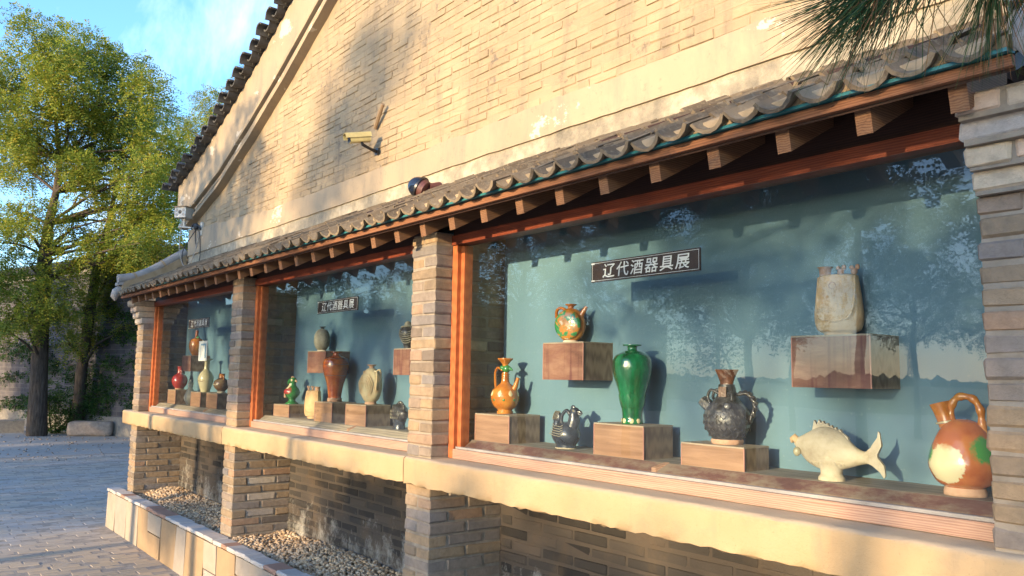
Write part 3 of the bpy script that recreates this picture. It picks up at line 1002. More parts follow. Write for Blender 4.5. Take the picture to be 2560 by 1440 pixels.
# pantiles, hollow side up, each row lapping the one below
TP = 0.139
tmesh = [arc_tile('roof_tile', 0.078, R(66), 0.2, 0.013, s, 0.94) for s in range(6)]
tl = []
slope = math.atan(RS)
nc = int((E1 - E0 - 0.06) / TP)
for rw in range(6):
    for c_ in range(nc):
        x = E1 - 0.09 - c_ * TP
        y = 2.192 + rw * 0.125
        tl.append((rw > 0, math.hypot(x, y), x, y, rw, c_))
tl.sort(key=lambda a: (a[1] + a[4] * 0.9))
items = []
for i, (q, d, x, y, rw, c_) in enumerate(tl):
    rr = random.Random(rw * 1000 + c_)
    zc = rz(y, 2.612) + 0.012 + (0.006 if rw else 0)
    loc = (x + rr.uniform(-.007, .007), y + rr.uniform(-.014, .012), zc + rr.uniform(-.004, .004))
    rot = (slope - 0.05 + rr.uniform(-.025, .025), rr.uniform(-.06, .06), rr.uniform(-.04, .04))
    if i < 300:
        link('roof_tile', tmesh[(rw * 7 + c_) % 6], M_tile, deck, Vector(loc) - wloc(deck), rot)
    else:
        items.append((tmesh[(rw * 7 + c_) % 6], loc, rot))
Vs, Fs, off = [], [], 0
for m, loc, rot in items:
    mw = Matrix.Translation(loc) @ (Matrix.Rotation(rot[2], 4, 'Z') @ Matrix.Rotation(rot[1], 4, 'Y') @ Matrix.Rotation(rot[0], 4, 'X'))
    Vs += [tuple(mw @ v.co) for v in m.vertices]
    Fs += [tuple(i + off for i in p.vertices) for p in m.polygons]
    off += len(m.vertices)
mb = MB()
mb.v, mb.f = Vs, Fs
put('roof_tiles', mb, M_tile, deck, True, kind='stuff', angle=35, fix=False)
# loose mortar fillet where the tiles meet the wall
put('roof_fillet', ragged_strip(E0, E1, 2.90, 2.975, WY - 0.035, WY, 120, 0.004, 0.006, 9), M_dirty, B)

# verge at both ends of the pent roof: plaster wedge, half-round cap, turned-up ends
for side, xv in ((-1, -10.09), (1, -0.735)):
    mb = MB()
    mb.prism([(2.25, 2.60), (WY, rz(WY, 2.56)), (WY, 3.14), (2.68, 2.96), (2.42, 2.83), (2.27, 2.76), (2.25, 2.70)], 'x', xv - 0.075, xv + 0.075)
    verge = put('verge', mb, M_bed if side < 0 else M_ridge, B, angle=30)
    pts = [(xv, 2.215, 2.79), (xv, 2.29, 2.80), (xv, 2.40, 2.825), (xv, 2.55, 2.90), (xv, 2.70, 3.0), (xv, 2.82, 3.085), (xv, 2.95, 3.175)]
    mb = MB()
    mb.tube(pts, [0.056, 0.058, 0.058, 0.058, 0.057, 0.057, 0.057], 14)
    put('ridge_cap', mb, M_ridge, verge, True, angle=50)
    for q in (2, 4):
        mb = MB()
        p0, p1 = Vector(pts[q]), Vector(pts[q + 1])
        d = (p1 - p0).normalized() * 0.012
        mb.tube([p0 - d, p0 + d], 0.063, 14)
        put('cap_joint', mb, M_bed, verge, True)
    mb = MB()
    rings = []
    for (x_, y_, z_) in pts[:-1]:
        rings.append([(xv - 0.068, y_ - 0.01, z_ - 0.075), (xv + 0.068, y_ - 0.01, z_ - 0.075), (xv + 0.068, y_ - 0.01, z_ - 0.04), (xv - 0.068, y_ - 0.01, z_ - 0.04)])
    mb.loft(rings)
    put('cap_course', mb, M_ridge, verge)
    # lower turned-down scroll
    mb = MB()
    mb.tube([(xv, 2.42, 2.70), (xv, 2.33, 2.69), (xv, 2.25, 2.675), (xv, 2.205, 2.64), (xv, 2.19, 2.59), (xv, 2.205, 2.545)], [0.045, 0.05, 0.052, 0.05, 0.042, 0.014], 12)
    put('verge_scroll', mb, M_ridge, verge, True, angle=60)
    mb = MB()
    mb.tube([(xv, 2.27, 2.70), (xv, 2.255, 2.735), (xv, 2.26, 2.76)], [0.028, 0.02, 0.016], 8)
    put('scroll_neck', mb, M_ridge, verge, True)

# ------------------------------------------------------------------ planter
P = thing('gravel_planter', 'low planter edged with pale and ochre flagstones along the foot of the building', 'planter', (-5, 2.4, 0))
PT = 0.42
mb = MB()
mb.box(-10.25, 1.2, 2.318, 2.40, 0, PT - 0.022)
mb.box(-10.3, -10.2, 2.40, WY - 0.02, 0, PT - 0.03)
put('planter_wall', mb, M_mortar, P)
x = -10.29
rn = random.Random(5)
while x < -3.0:
    wd = rn.uniform(0.2, 0.5)
    lean0, lean1 = rn.uniform(-.05, .05), rn.uniform(-.05, .05)
    if rn.random() < 0.2:
        zs = rn.uniform(0.13, 0.26)
        parts_ = [(0.0, zs - 0.006), (zs + 0.006, PT - 0.03)]
    else:
        parts_ = [(0.0, PT - 0.03)]
    for (za, zb) in parts_:
        mb = MB()
        yf = 2.312 + rn.uniform(-.004, .003)
        q = lambda l, z_: l * (z_ / PT - 0.5)
        mb.prism([(x + 0.005 + q(lean0, za), za), (x + wd - 0.005 + q(lean1, za), za), (x + wd - 0.005 + q(lean1, zb), zb), (x + 0.005 + q(lean0, zb), zb)], 'y', yf - 0.008, yf + 0.02)
        put('cladding_stone', mb, M_flag, P)
    x += wd
x = -10.31
i = 0
while x < -2.5:
    wd = rn.uniform(0.13, 0.27)
    m = block('cap_stone', round(wd - 0.008, 2), 0.135, 0.03, i % 3, ch=0.006, jit=0.003)
    link('cap_stone', m, M_cap, P, Vector((x + wd / 2, 2.363 + rn.uniform(-.006, .006), PT - 0.006 + rn.uniform(-.003, .003))) - wloc(P), (rn.uniform(-.02, .02), 0, rn.uniform(-.03, .03)))
    x += wd
    i += 1
# soil bed + pebbles
mb = MB()
mb.box(-10.2, 1.2, 2.40, WY - 0.005, 0.0, 0.375)
put('gravel_bed', mb, M_bed, P)
ico = bmesh.new()
bmesh.ops.create_icosphere(ico, subdivisions=1, radius=1)
IV = np.array([v.co[:] for v in ico.verts])
IFc = np.array([[v.index for v in f.verts] for f in ico.faces])
ico.free()
def pebbles(n, x0, x1, y0, y1, zfn, smin, smax, rng):
    c = np.stack([rng.uniform(x0, x1, n), rng.uniform(y0, y1, n)], 1)
    z = zfn(c[:, 0], c[:, 1])
    s = rng.uniform(smin, smax, (n, 1)) * np.stack([rng.uniform(.7, 1.4, n), rng.uniform(.7, 1.3, n), rng.uniform(.5, .9, n)], 1)
    V = IV[None] * s[:, None, :] * rng.uniform(.82, 1.18, (n, 12, 1))
    a = rng.uniform(0, 6.28, n)
    ca, sa = np.cos(a)[:, None], np.sin(a)[:, None]
    X = V[:, :, 0] * ca - V[:, :, 1] * sa
    Y = V[:, :, 0] * sa + V[:, :, 1] * ca
    V = np.stack([X + c[:, :1], Y + c[:, 1:], V[:, :, 2] + z[:, None]], 2)
    F = (IFc[None] + (np.arange(n) * 12)[:, None, None]).reshape(-1, 3)
    return V.reshape(-1, 3), F
def gz(x, y):
    base = 0.392 + 0.055 * np.clip((y - 2.42) / 0.5, 0, 1) + 0.02 * np.sin(x * 3.1) * np.cos(y * 9)
    return base + RNG.uniform(-.012, .008, len(x))
V, F = pebbles(15000, -10.15, -3.0, 2.42, WY - 0.02, gz, 0.009, 0.0175, RNG)
org = np.array(wloc(P))
o = link('gravel', np_mesh('gravel', V - org, F), M_gravel, P)
o['kind'] = 'stuff'

# ------------------------------------------------------------------ paving
cand = []
PW, PL_ = 0.118, 0.242
ix = 0
x = -5.5
while x > -19:
    y = -0.2 + (ix % 2) * 0.12 + random.uniform(-.03, .03)
    while y < 5.5:
        d = Vector((x, y, -H))
        dz = d.dot(fw)
        sx, sy = d.dot(rt) / dz * 2050 + 1280, 720 - d.dot(up) / dz * 2050
        clear = (y < 2.24) or (x < -10.5)
        if clear and -60 < sx < 520 and 1080 < sy < 1500 and random.random() > 0.03:
            cand.append((math.hypot(x, y), x, y))
        y += PL_ + random.uniform(-.01, .02)
    x -= PW + random.uniform(0, .006)
    ix += 1
cand.sort()
items = []
for i, (d, x, y) in enumerate(cand):
    m = block('paving_brick', PW - random.choice((.006, .01, .014)), PL_ - random.choice((.006, .009, .012)), 0.05, i % 5, ch=0.004, jit=0.002)
    loc = (x, y, -0.0195 + random.uniform(-.003, .002))
    rz_ = random.uniform(-.03, .03)
    if i < 300:
        link('paving_brick', m, M_paver, ground, loc, (random.uniform(-.012, .012), random.uniform(-.012, .012), rz_))
    else:
        items.append((m, loc, rz_))
join_blocks('paving_bricks', items, M_paver, ground)
mb = MB()
mb.add([(-19.2, -0.4, 0.0035), (-5.3, -0.4, 0.0035), (-5.3, 2.30, 0.0035), (-10.2, 2.30, 0.0035), (-10.5, 5.6, 0.0035), (-19.2, 5.6, 0.0035)], [(0, 1, 2, 3, 4, 5)])
put('joint_bed', mb, mat_mortar('joint_soil', (0.22, 0.195, 0.165), (0.36, 0.32, 0.27)), ground)

# ------------------------------------------------------------------ display boxes
def display_box(x0, x1, y0, y1, z0, z1, label, mat, group, tilt=0.0):
    b = thing('display_box', label, 'box', ((x0 + x1) / 2, (y0 + y1) / 2, z0), group)
    hx, hy, hh = (x1 - x0) / 2, (y1 - y0) / 2, z1 - z0
    mb = MB(); mb.box(-hx, hx, -hy, -hy + 0.006, 0.0, hh - 0.0062)
    link('front_panel', mb.mesh('front_panel'), mat, b)
    for sx in (-hx, hx - 0.006):
        mb = MB(); mb.box(sx, sx + 0.006, -hy + 0.0062, hy, 0.0, hh - 0.0062)
        link('side_panel', mb.mesh('side_panel'), M_boxside, b)
    mb = MB(); mb.box(-hx - 0.001, hx + 0.001, -hy - 0.001, hy, hh - 0.006, hh)
    link('top_panel', mb.mesh('top_panel'), M_boxtop, b)
    mb = MB(); mb.box(-hx + 0.0062, hx - 0.0062, -hy + 0.0062, hy, 0.001, 0.007)
    link('bottom_panel', mb.mesh('bottom_panel'), M_boxside, b)
    for s in (-1, 1):
        mb = MB(); mb.box(s * hx - 0.0022, s * hx + 0.0022, -hy - 0.0012, -hy + 0.003, 0.0, hh - 0.0065)
        link('edge_band', mb.mesh('edge_band'), M_edge, b)
    b.rotation_euler.z = tilt
    return b
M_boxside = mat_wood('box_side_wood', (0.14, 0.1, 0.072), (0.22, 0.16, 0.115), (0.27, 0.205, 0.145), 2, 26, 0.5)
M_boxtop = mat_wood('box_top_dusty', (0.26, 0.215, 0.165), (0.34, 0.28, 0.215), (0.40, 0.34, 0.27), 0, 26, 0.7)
ST = 1.405
GB = 'wood veneer display boxes in the windows'
display_box(-3.70, -3.40, 2.67, 2.88, ST, 1.551, 'wooden box under the amber long-necked ewer in the nearest window', M_box, GB)
display_box(-2.765, -2.46, 2.67, 2.86, ST, 1.549, 'wooden box under the tall green vase', M_box, GB)
display_box(-2.25, -1.945, 2.67, 2.83, ST, 1.497, 'low wooden box under the black rooster jug', M_box, GB)
display_box(-3.19, -2.895, 2.72, 2.921, 1.741, 1.927, 'stained red-brown box fixed to the wall under the three-colour moon flask', M_boxred, GB)
display_box(-1.762, -1.457, 2.72, 2.921, 1.730, 1.920, 'large red-brown box fixed to the wall under the beige bag-shaped flask', M_boxred, GB)
display_box(-6.54, -6.235, 2.68, 2.86, ST, 1.503, 'low wooden box under the small green bird vessel', M_box, GB)
display_box(-5.745, -5.46, 2.67, 2.86, ST, 1.549, 'wooden box under the tall red-brown vase', M_box, GB)
display_box(-5.245, -4.955, 2.67, 2.86, ST, 1.549, 'wooden box under the carved beige flask in the middle window', M_box, GB)
display_box(-6.01, -5.705, 2.72, 2.921, 1.759, 1.926, 'red-brown wall box under the small grey flask', M_boxred, GB)
display_box(-4.69, -4.41, 2.72, 2.921, 1.753, 1.923, 'red-brown wall box half hidden by the brick pillar in the middle window', M_boxred, GB)
display_box(-9.56, -9.28, 2.69, 2.86, ST, 1.556, 'wooden box under the red flask in the farthest window', M_box, GB)
display_box(-8.68, -8.38, 2.67, 2.85, ST, 1.551, 'wooden box under the tall cream bottle in the farthest window', M_box, GB)
display_box(-8.19, -7.89, 2.67, 2.85, ST, 1.551, 'wooden box under the round brown pot in the farthest window', M_box, GB)
display_box(-9.20, -8.92, 2.72, 2.921, 1.757, 1.926, 'red-brown wall box under the orange jug in the farthest window', M_boxred, GB)

# ------------------------------------------------------------------ pottery
def bez(p, n=12):
    """smooth curve through points (Catmull-Rom)"""
    p = [Vector(q) for q in p]
    out = []
    for i in range(len(p) - 1):
        a, b, c, d = p[max(i - 1, 0)], p[i], p[i + 1], p[min(i + 2, len(p) - 1)]
        for k in range(n):
            t_ = k / n
            out.append(0.5 * ((2 * b) + (c - a) * t_ + (2 * a - 5 * b + 4 * c - d) * t_ ** 2 + (3 * b - a - 3 * c + d) * t_ ** 3))
    out.append(p[-1])
    return out
def prof(pts, n=5):
    return [(max(v.x, 0.0005), v.y) for v in bez([(a, b, 0) for a, b in pts], n)]
def part(name, mb, mat, parent, smooth=True, angle=55):
    return link(name, mb.mesh(name, smooth, angle=angle), mat, parent)
GP = 'old pottery vessels shown in the windows'
def vessel(name, label, cat, loc, rot=0.0):
    o = thing(name, label, cat, loc, GP)
    o.rotation_euler.z = rot
    return o
def meiping(o, h, r, mat, fn=None, foot=None):
    mb = MB()
    P_ = prof([(0.52 * r, 0.0), (0.54 * r, 0.012 * h / .36), (0.50 * r, 0.10 * h), (0.62 * r, 0.32 * h), (0.93 * r, 0.60 * h), (1.0 * r, 0.74 * h), (0.86 * r, 0.855 * h), (0.42 * r, 0.915 * h), (0.26 * r, 0.93 * h), (0.24 * r, 0.965 * h), (0.30 * r, 0.978 * h), (0.46 * r, 0.985 * h), (0.47 * r, 1.0 * h)], 5)
    mb.lathe(P_, seg=48, fn=fn)
    body = part('body', mb, mat, o)
    return body

# --- nearest window
o = vessel('phoenix_ewer', 'amber glazed ewer with long ringed neck, bird-head top and cream petals', 'ewer', (-3.585, 2.785, 1.551), R(18))
mb = MB(); mb.lathe(prof([(0.043, 0), (0.045, 0.012), (0.04, 0.02), (0.066, 0.045), (0.079, 0.085), (0.072, 0.125), (0.04, 0.155), (0.024, 0.17), (0.02, 0.2), (0.018, 0.225)], 5), seg=40)
part('body', mb, M_amber, o)
for i in range(4):
    mb = MB(); mb.lathe([(0.018, 0), (0.0235, 0.003), (0.0235, 0.006), (0.018, 0.009)], (0, 0, 0.172 + i * 0.0125), 24)
    part('neck_ring', mb, M_amber, o)
mb = MB(); mb.ball((0.006, 0, 0.245), 0.026, 0.021, 0.022); mb.tube([(0.02, 0, 0.248), (0.036, 0, 0.243), (0.047, 0, 0.236)], [0.012, 0.009, 0.003], 8)
mb.ball((-0.016, 0, 0.25), 0.02, 0.018, 0.014)
part('bird_head', mb, M_greenspot, o)
mb = MB(); mb.lathe(prof([(0.015, 0.255), (0.016, 0.268), (0.03, 0.284), (0.042, 0.296), (0.043, 0.302)], 3), seg=28, fn=lambda a, z: 1 + 0.05 * math.cos(5 * a))
part('mouth', mb, M_amber, o)
mb = MB(); mb.tube(bez([(-0.018, 0, 0.235), (-0.05, 0, 0.25), (-0.066, 0, 0.225), (-0.066, 0, 0.18), (-0.062, 0, 0.135)], 6), 0.0068, 8, squash=1.4)
part('handle', mb, M_amber, o)
mb = MB(); mb.tube([(0.05, 0, 0.12), (0.068, 0, 0.15), (0.078, 0, 0.178), (0.084, 0, 0.196)], [0.019, 0.014, 0.011, 0.010], 10)
part('spout', mb, M_amber, o)
for i in range(8):
    a = 2 * math.pi * i / 8 + 0.2
    mb = MB(); mb.ball((0, 0, 0), 0.0035, 0.0125, 0.019, 10, 8)
    m_ = part('petal', mb, M_creamspot, o)
    m_.location = (0.0745 * math.cos(a), 0.0745 * math.sin(a), 0.112); m_.rotation_euler = (0, R(-22), a)
    mb = MB(); mb.ball((0, 0, 0), 0.003, 0.007, 0.007, 8, 6)
    m_ = part('bead', mb, M_greenspot, o)
    m_.location = (0.0775 * math.cos(a + .3), 0.0775 * math.sin(a + .3), 0.076); m_.rotation_euler = (0, 0, a + .3)

o = vessel('duck_ewer', 'blue-black duck-shaped ewer with striped wing and arched handle', 'ewer', (-3.05, 2.755, ST), R(12))
mb = MB(); mb.lathe(prof([(0.05, 0), (0.053, 0.01), (0.05, 0.018), (0.068, 0.045), (0.074, 0.07), (0.064, 0.1), (0.042, 0.122), (0.012, 0.131), (0.001, 0.132)], 5), seg=36, sx=1.04, sy=0.86)
part('body', mb, M_navy, o)
mb = MB(); mb.lathe([(0.05, 0.0), (0.0525, 0.001), (0.0525, 0.006), (0.05, 0.007)], seg=36, sx=1.05, sy=0.9)
part('foot_ring', mb, M_cream, o)
mb = MB(); mb.tube(bez([(0.035, 0, 0.1), (0.046, 0, 0.135), (0.047, 0, 0.16), (0.047, 0, 0.178)], 4), [0.034 - 0.0009 * i for i in range(13)], 14)
mb.ball((0.05, 0, 0.182), 0.028, 0.022, 0.022)
part('head', mb, M_navy, o)
mb = MB(); mb.tube([(0.068, 0, 0.182), (0.085, 0, 0.18), (0.094, 0, 0.172)], [0.012, 0.009, 0.005], 8); mb.tube([(0.068, 0, 0.174), (0.088, 0, 0.166)], [0.009, 0.004], 8)
part('beak', mb, M_navy, o)
mb = MB(); mb.ball((0.044, -0.004, 0.2), 0.014, 0.006, 0.014)
part('comb', mb, M_navy, o)
for s in (-1, 1):
    mb = MB(); mb.lathe([(0.002, 0), (0.0045, 0.0035), (0.006, 0)], seg=10)
    e = part('eye', mb, M_greyclay, o); e.location = (0.055, s * 0.021, 0.187); e.rotation_euler = (R(90) * s, 0, 0)
mb = MB(); mb.tube(bez([(-0.03, 0, 0.12), (-0.026, 0, 0.16), (0.0, 0, 0.185), (0.02, 0, 0.17), (0.028, 0, 0.15)], 6), 0.009, 8)
part('handle', mb, M_navy, o)
mb = MB(); mb.ball((-0.055, 0, 0.15), 0.026, 0.014, 0.034); mb.tube([(-0.05, 0, 0.09), (-0.055, 0, 0.13)], [0.028, 0.02], 10)
tail = part('tail', mb, M_navy, o)
for k in range(4):
    mb = MB(); mb.tube(bez([(-0.075 + 0.008 * k, -0.015, 0.14), (-0.065 + 0.008 * k, -0.017, 0.165), (-0.055 + 0.01 * k, -0.014, 0.183)], 3), 0.0016, 6)
    part('feather_ridge', mb, M_greyclay, o)
for k in range(5):
    zz = 0.062 + k * 0.0115
    mb = MB(); mb.tube([(-0.062 + 0.004 * k, -0.051 - .004 * (k < 3), zz + 0.012), (-0.03, -0.064 + .003 * max(0, k - 2), zz + 0.004), (0.005, -0.066 + .005 * max(0, k - 2), zz), (0.03 - 0.004 * k, -0.061 + .006 * max(0, k - 2), zz + 0.008)], 0.0022, 6)
    part('wing_stripe', mb, M_greyclay, o)

o = vessel('moon_flask', 'green and amber three-colour round flask with handle and spout', 'flask', (-3.10, 2.825, 1.927), R(20))
mb = MB()
rings = []
for i in range(25):
    t_ = math.pi * (0.04 + 0.92 * i / 24)
    rings.append([(0.083 * math.sin(t_) * math.cos(2 * math.pi * j / 40), 0.05 * math.sin(t_) ** 0.8 * math.sin(2 * math.pi * j / 40), 0.092 - 0.088 * math.cos(t_)) for j in range(40)])
mb.loft(rings)
part('body', mb, M_amber, o)
mb = MB()
rings = []
for i in range(8):
    q = 0.074 * math.cos(i / 7 * 1.45)
    rings.append([(q * math.cos(2 * math.pi * j / 36), -0.036 - 0.018 * math.sin(i / 7 * 1.45) + 0.0, 0.093 + q * 1.02 * math.sin(2 * math.pi * j / 36)) for j in range(36)])
mb.loft(rings)
part('relief_disc', mb, M_sancai, o)
mb = MB(); mb.lathe([(0.042, -0.0005), (0.043, 0.004), (0.036, 0.014), (0.034, 0.018)], seg=30, sy=0.8)
part('foot', mb, M_whiteclay, o)
mb = MB(); mb.lathe(prof([(0.016, 0.172), (0.014, 0.182), (0.02, 0.19), (0.03, 0.196), (0.03, 0.199)], 3), seg=24)
part('mouth', mb, M_amber, o)
mb = MB(); mb.tube(bez([(-0.03, 0, 0.172), (-0.062, 0, 0.182), (-0.082, 0, 0.165), (-0.083, 0, 0.13)], 5), 0.0075, 8, squash=1.4)
part('handle', mb, M_amber, o)
mb = MB(); mb.tube([(0.06, 0, 0.14), (0.075, 0, 0.163), (0.09, 0, 0.185)], [0.016, 0.012, 0.008], 10)
part('spout', mb, M_amber, o)

o = vessel('green_vase', 'tall glossy green vase with swelling shoulder and petal relief', 'vase', (-2.615, 2.765, 1.549))
meiping(o, 0.358, 0.09, M_green, fn=lambda a, z: 1 + (0.022 * abs(math.sin(4 * a)) if z < 0.15 else 0.010 * abs(math.sin(6 * a + (0.5 if z < .2 else 0))) if z < 0.29 else 0))
for i in range(10):
    a = 2 * math.pi * i / 10
    for (rr, zz, sc, tl_) in ((0.066, 0.165, 1.0, 18), (0.083, 0.225, 1.1, 10), (0.052, 0.095, 1.2, 14)):
        mb = MB(); mb.ball((0, 0, 0), 0.004, 0.019 * sc, 0.034 * sc, 10, 8)
        m_ = part('petal', mb, M_green, o)
        aa = a + (0.31 if zz > .2 else 0)
        m_.location = (rr * math.cos(aa), rr * math.sin(aa), zz); m_.rotation_euler = (0, R(tl_), aa)
for a in (-0.9, -1.7, -2.4, -0.2):
    mb = MB(); mb.ball((0, 0, 0), 0.003, 0.011, 0.012, 8, 6)
    m_ = part('bare_patch', mb, M_creamspot, o); m_.location = (0.0475 * math.cos(a), 0.0475 * math.sin(a), 0.014); m_.rotation_euler = (0, 0, a)

o = vessel('rooster_jug', 'charcoal black rooster-shaped jug with fluted crest and twisted handle', 'jug', (-2.085, 2.755, 1.497), R(15))
mb = MB(); mb.lathe(prof([(0.058, 0), (0.06, 0.012), (0.062, 0.025), (0.086, 0.06), (0.094, 0.095), (0.085, 0.135), (0.06, 0.165), (0.042, 0.19), (0.036, 0.215), (0.032, 0.238)], 5), seg=44, sy=0.92, fn=lambda a, z: 1 + 0.012 * math.sin(14 * a + z * 160))
part('body', mb, M_charcoal, o)
mb = MB(); mb.lathe([(0.059, -0.0005), (0.0615, 0.002), (0.064, 0.012), (0.062, 0.02), (0.059, 0.02)], seg=40, sy=0.93, fn=lambda a, z: 1 + (0.04 * math.sin(9 * a) if z > .01 else 0))
part('bare_foot', mb, M_foot, o)
mb = MB(); mb.lathe(prof([(0.03, 0.232), (0.027, 0.245), (0.034, 0.27), (0.044, 0.298)], 4), seg=36, sy=0.6, fn=lambda a, z: 1 + (0.16 * abs(math.cos(2.5 * a)) * (z - 0.232) / 0.066))
part('crest', mb, M_rust, o)
pts = bez([(0.045, 0, 0.20), (0.085, 0, 0.205), (0.116, 0, 0.17), (0.11, 0, 0.125), (0.085, 0, 0.08)], 8)
for ph in (0, math.pi):
    mb = MB()
    tw = [Vector(q) + Vector((0.0055 * math.cos(ph + i * 0.75), 0.0055 * math.sin(ph + i * 0.75), 0.004 * math.sin(ph + i * .75))) for i, q in enumerate(pts)]
    mb.tube(tw, 0.0072, 7)
    part('handle_strand', mb, M_charcoal, o)
mb = MB(); mb.tube([(-0.05, 0, 0.13), (-0.085, 0, 0.155), (-0.108, 0, 0.172)], [0.03, 0.026, 0.022], 6)
part('spout', mb, M_charcoal, o)
for s in (-1, 1):
    mb = MB(); mb.tube(bez([(-0.02, s * 0.03, 0.20), (-0.055, s * 0.028, 0.215), (-0.07, s * 0.026, 0.19), (-0.06, s * 0.03, 0.16)], 5), 0.006, 7)
    part('side_loop', mb, M_charcoal, o)
mb = MB(); mb.box(-0.016, 0.016, -0.047, -0.034, 0.188, 0.228)
part('plaque', mb, M_rust, o, False)
mb = MB(); mb.tube(bez([(0.02, -0.036, 0.20), (0.04, -0.05, 0.205), (0.045, -0.06, 0.175)], 4), 0.006, 7)
part('side_loop', mb, M_charcoal, o)
mb = MB(); mb.lathe([(0.001, 0.003), (0.008, 0.002), (0.013, 0.0), (0.012, -0.004)], seg=14)
e = part('boss', mb, M_charcoal, o); e.location = (0.03, -0.068, 0.155); e.rotation_euler = (R(75), 0, R(20))
for k in range(5):
    for i in range(16):
        a = 2 * math.pi * (i + 0.5 * (k % 2)) / 16
        rr = (0.072, 0.088, 0.094, 0.092, 0.082)[k]; zz = (0.038, 0.062, 0.086, 0.11, 0.134)[k]
        if math.sin(a) > 0.3:
            continue
        mb = MB(); mb.tube([(0, -0.013, 0.006), (0.001, -0.008, -0.004), (0.001, 0, -0.008), (0.001, 0.008, -0.004), (0, 0.013, 0.006)], 0.0019, 5)
        m_ = part('scale_ridge', mb, M_charcoal, o); m_.location = (rr * math.cos(a), 0.92 * rr * math.sin(a), zz); m_.rotation_euler = (0, 0, a)

def bag_flask(name, label, loc, h, w, rot, flip=False, mat=None):
    o = vessel(name, label, 'flask', loc, rot)
    mt = mat or M_beige
    s = -1 if flip else 1
    mb = MB(); mb.lathe(prof([(0.30 * w, 0), (0.34 * w, 0.012), (0.46 * w, 0.09 * h), (0.52 * w, 0.24 * h), (0.49 * w, 0.5 * h), (0.435 * w, 0.75 * h), (0.40 * w, 0.82 * h), (0.2 * w, 0.835 * h), (0.001, 0.836 * h)], 5), seg=44, sy=0.62)
    part('body', mb, mt, o)
    mb = MB(); mb.lathe(prof([(0.12 * w, 0), (0.125 * w, 0.07 * h), (0.135 * w, 0.12 * h), (0.17 * w, 0.145 * h)], 3), (-s * 0.27 * w, 0, 0.80 * h), 20)
    part('mouth', mb, M_foot if not mat else mt, o)
    for dx in (0.06, 0.34):
        mb = MB(); mb.ball((s * dx * w, 0, 0.87 * h), 0.075 * w, 0.05 * w, 0.05 * h, 12, 8); mb.ball((s * (dx - 0.05) * w, 0, 0.925 * h), 0.05 * w, 0.04 * w, 0.03 * h, 10, 8); mb.ball((s * (dx + 0.07) * w, 0, 0.93 * h), 0.05 * w, 0.04 * w, 0.04 * h, 10, 8)
        part('ear', mb, M_foot if not mat else mt, o)
    pts = [(-s * 0.40 * w, -0.10 * w, 0.80 * h), (-s * 0.43 * w, -0.14 * w, 0.5 * h), (-s * 0.42 * w, -0.2 * w, 0.26 * h), (-s * 0.25 * w, -0.275 * w, 0.2 * h), (s * 0.05 * w, -0.318 * w, 0.19 * h), (s * 0.28 * w, -0.275 * w, 0.27 * h), (s * 0.37 * w, -0.2 * w, 0.5 * h), (s * 0.36 * w, -0.12 * w, 0.8 * h)]
    mb = MB(); mb.tube(bez(pts, 6), 0.0038, 6)
    part('seam', mb, mt, o)
    return o
o = bag_flask('bag_flask', 'large beige bag-shaped flask with knotted ears on the high wall box', (-1.635, 2.835, 1.920), 0.275, 0.168, R(18))
mb = MB(); mb.tube([(0.012 * math.cos(a), 0, 0.012 * math.sin(a)) for a in [i * math.pi / 8 for i in range(17)]], 0.0012, 5)
part('stamp', mb, M_foot, o).location = (-0.012, -0.047, 0.185)

o = vessel('fish_flask', 'cream fish-shaped flask with spiny back on a round foot', 'flask', (-1.605, 2.735, ST), R(6))
o.scale = (0.8, 0.95, 1.06)
st = [(-0.188, 0.118, 0.012, 0.010), (-0.165, 0.112, 0.026, 0.018), (-0.13, 0.104, 0.048, 0.032), (-0.08, 0.104, 0.068, 0.045), (-0.03, 0.105, 0.073, 0.050), (0.03, 0.1, 0.062, 0.045), (0.08, 0.086, 0.036, 0.032), (0.12, 0.082, 0.022, 0.02), (0.15, 0.084, 0.02, 0.014)]
st = bez([(a, b, c_) for a, b, c_, d in st], 3), bez([(d, 0, 0) for a, b, c_, d in st], 3)
mb = MB(); mb.loft([[(q.x, d.x * math.cos(2 * math.pi * j / 24), q.y + q.z * math.sin(2 * math.pi * j / 24)) for j in range(24)] for q, d in zip(*st)])
part('body', mb, M_cream, o)
mb = MB(); mb.lathe(prof([(0.058, 0), (0.056, 0.01), (0.047, 0.02), (0.05, 0.04), (0.062, 0.065), (0.06, 0.08)], 4), (-0.02, 0, 0), 32, sy=0.78)
part('foot', mb, M_cream, o)
mb = MB()
fin = [(-0.105, 0.15), (-0.092, 0.196)] + [p_ for k in range(7) for p_ in ((-0.088 + k * 0.019, 0.2 - abs(k - 1.2) * 0.0062), (-0.079 + k * 0.019, 0.189 - abs(k - 1.2) * 0.0064))] + [(0.06, 0.145), (0.07, 0.115), (-0.02, 0.12)]
mb.prism(fin, 'y', -0.008, 0.008)
part('dorsal_fin', mb, M_cream, o, False)
mb = MB(); mb.loft([[(x_, y_ * 1.0, z_) for (x_, y_, z_) in ring] for ring in [
    [(0.135, -0.012, 0.07), (0.135, 0.012, 0.07), (0.135, 0.012, 0.1), (0.135, -0.012, 0.1)],
    [(0.165, -0.013, 0.06), (0.165, 0.013, 0.06), (0.165, 0.013, 0.12), (0.165, -0.013, 0.12)],
    [(0.19, -0.009, 0.045), (0.19, 0.009, 0.045), (0.183, 0.009, 0.142), (0.183, -0.009, 0.142)]]])
mb.loft([[(0.182, -0.009, 0.09), (0.182, 0.009, 0.09), (0.16, 0.009, 0.12), (0.16, -0.009, 0.12)], [(0.204, -0.007, 0.125), (0.204, 0.007, 0.125), (0.187, 0.007, 0.15), (0.187, -0.007, 0.15)], [(0.197, -0.004, 0.165), (0.197, 0.004, 0.165), (0.19, 0.004, 0.17), (0.19, -0.004, 0.17)]])
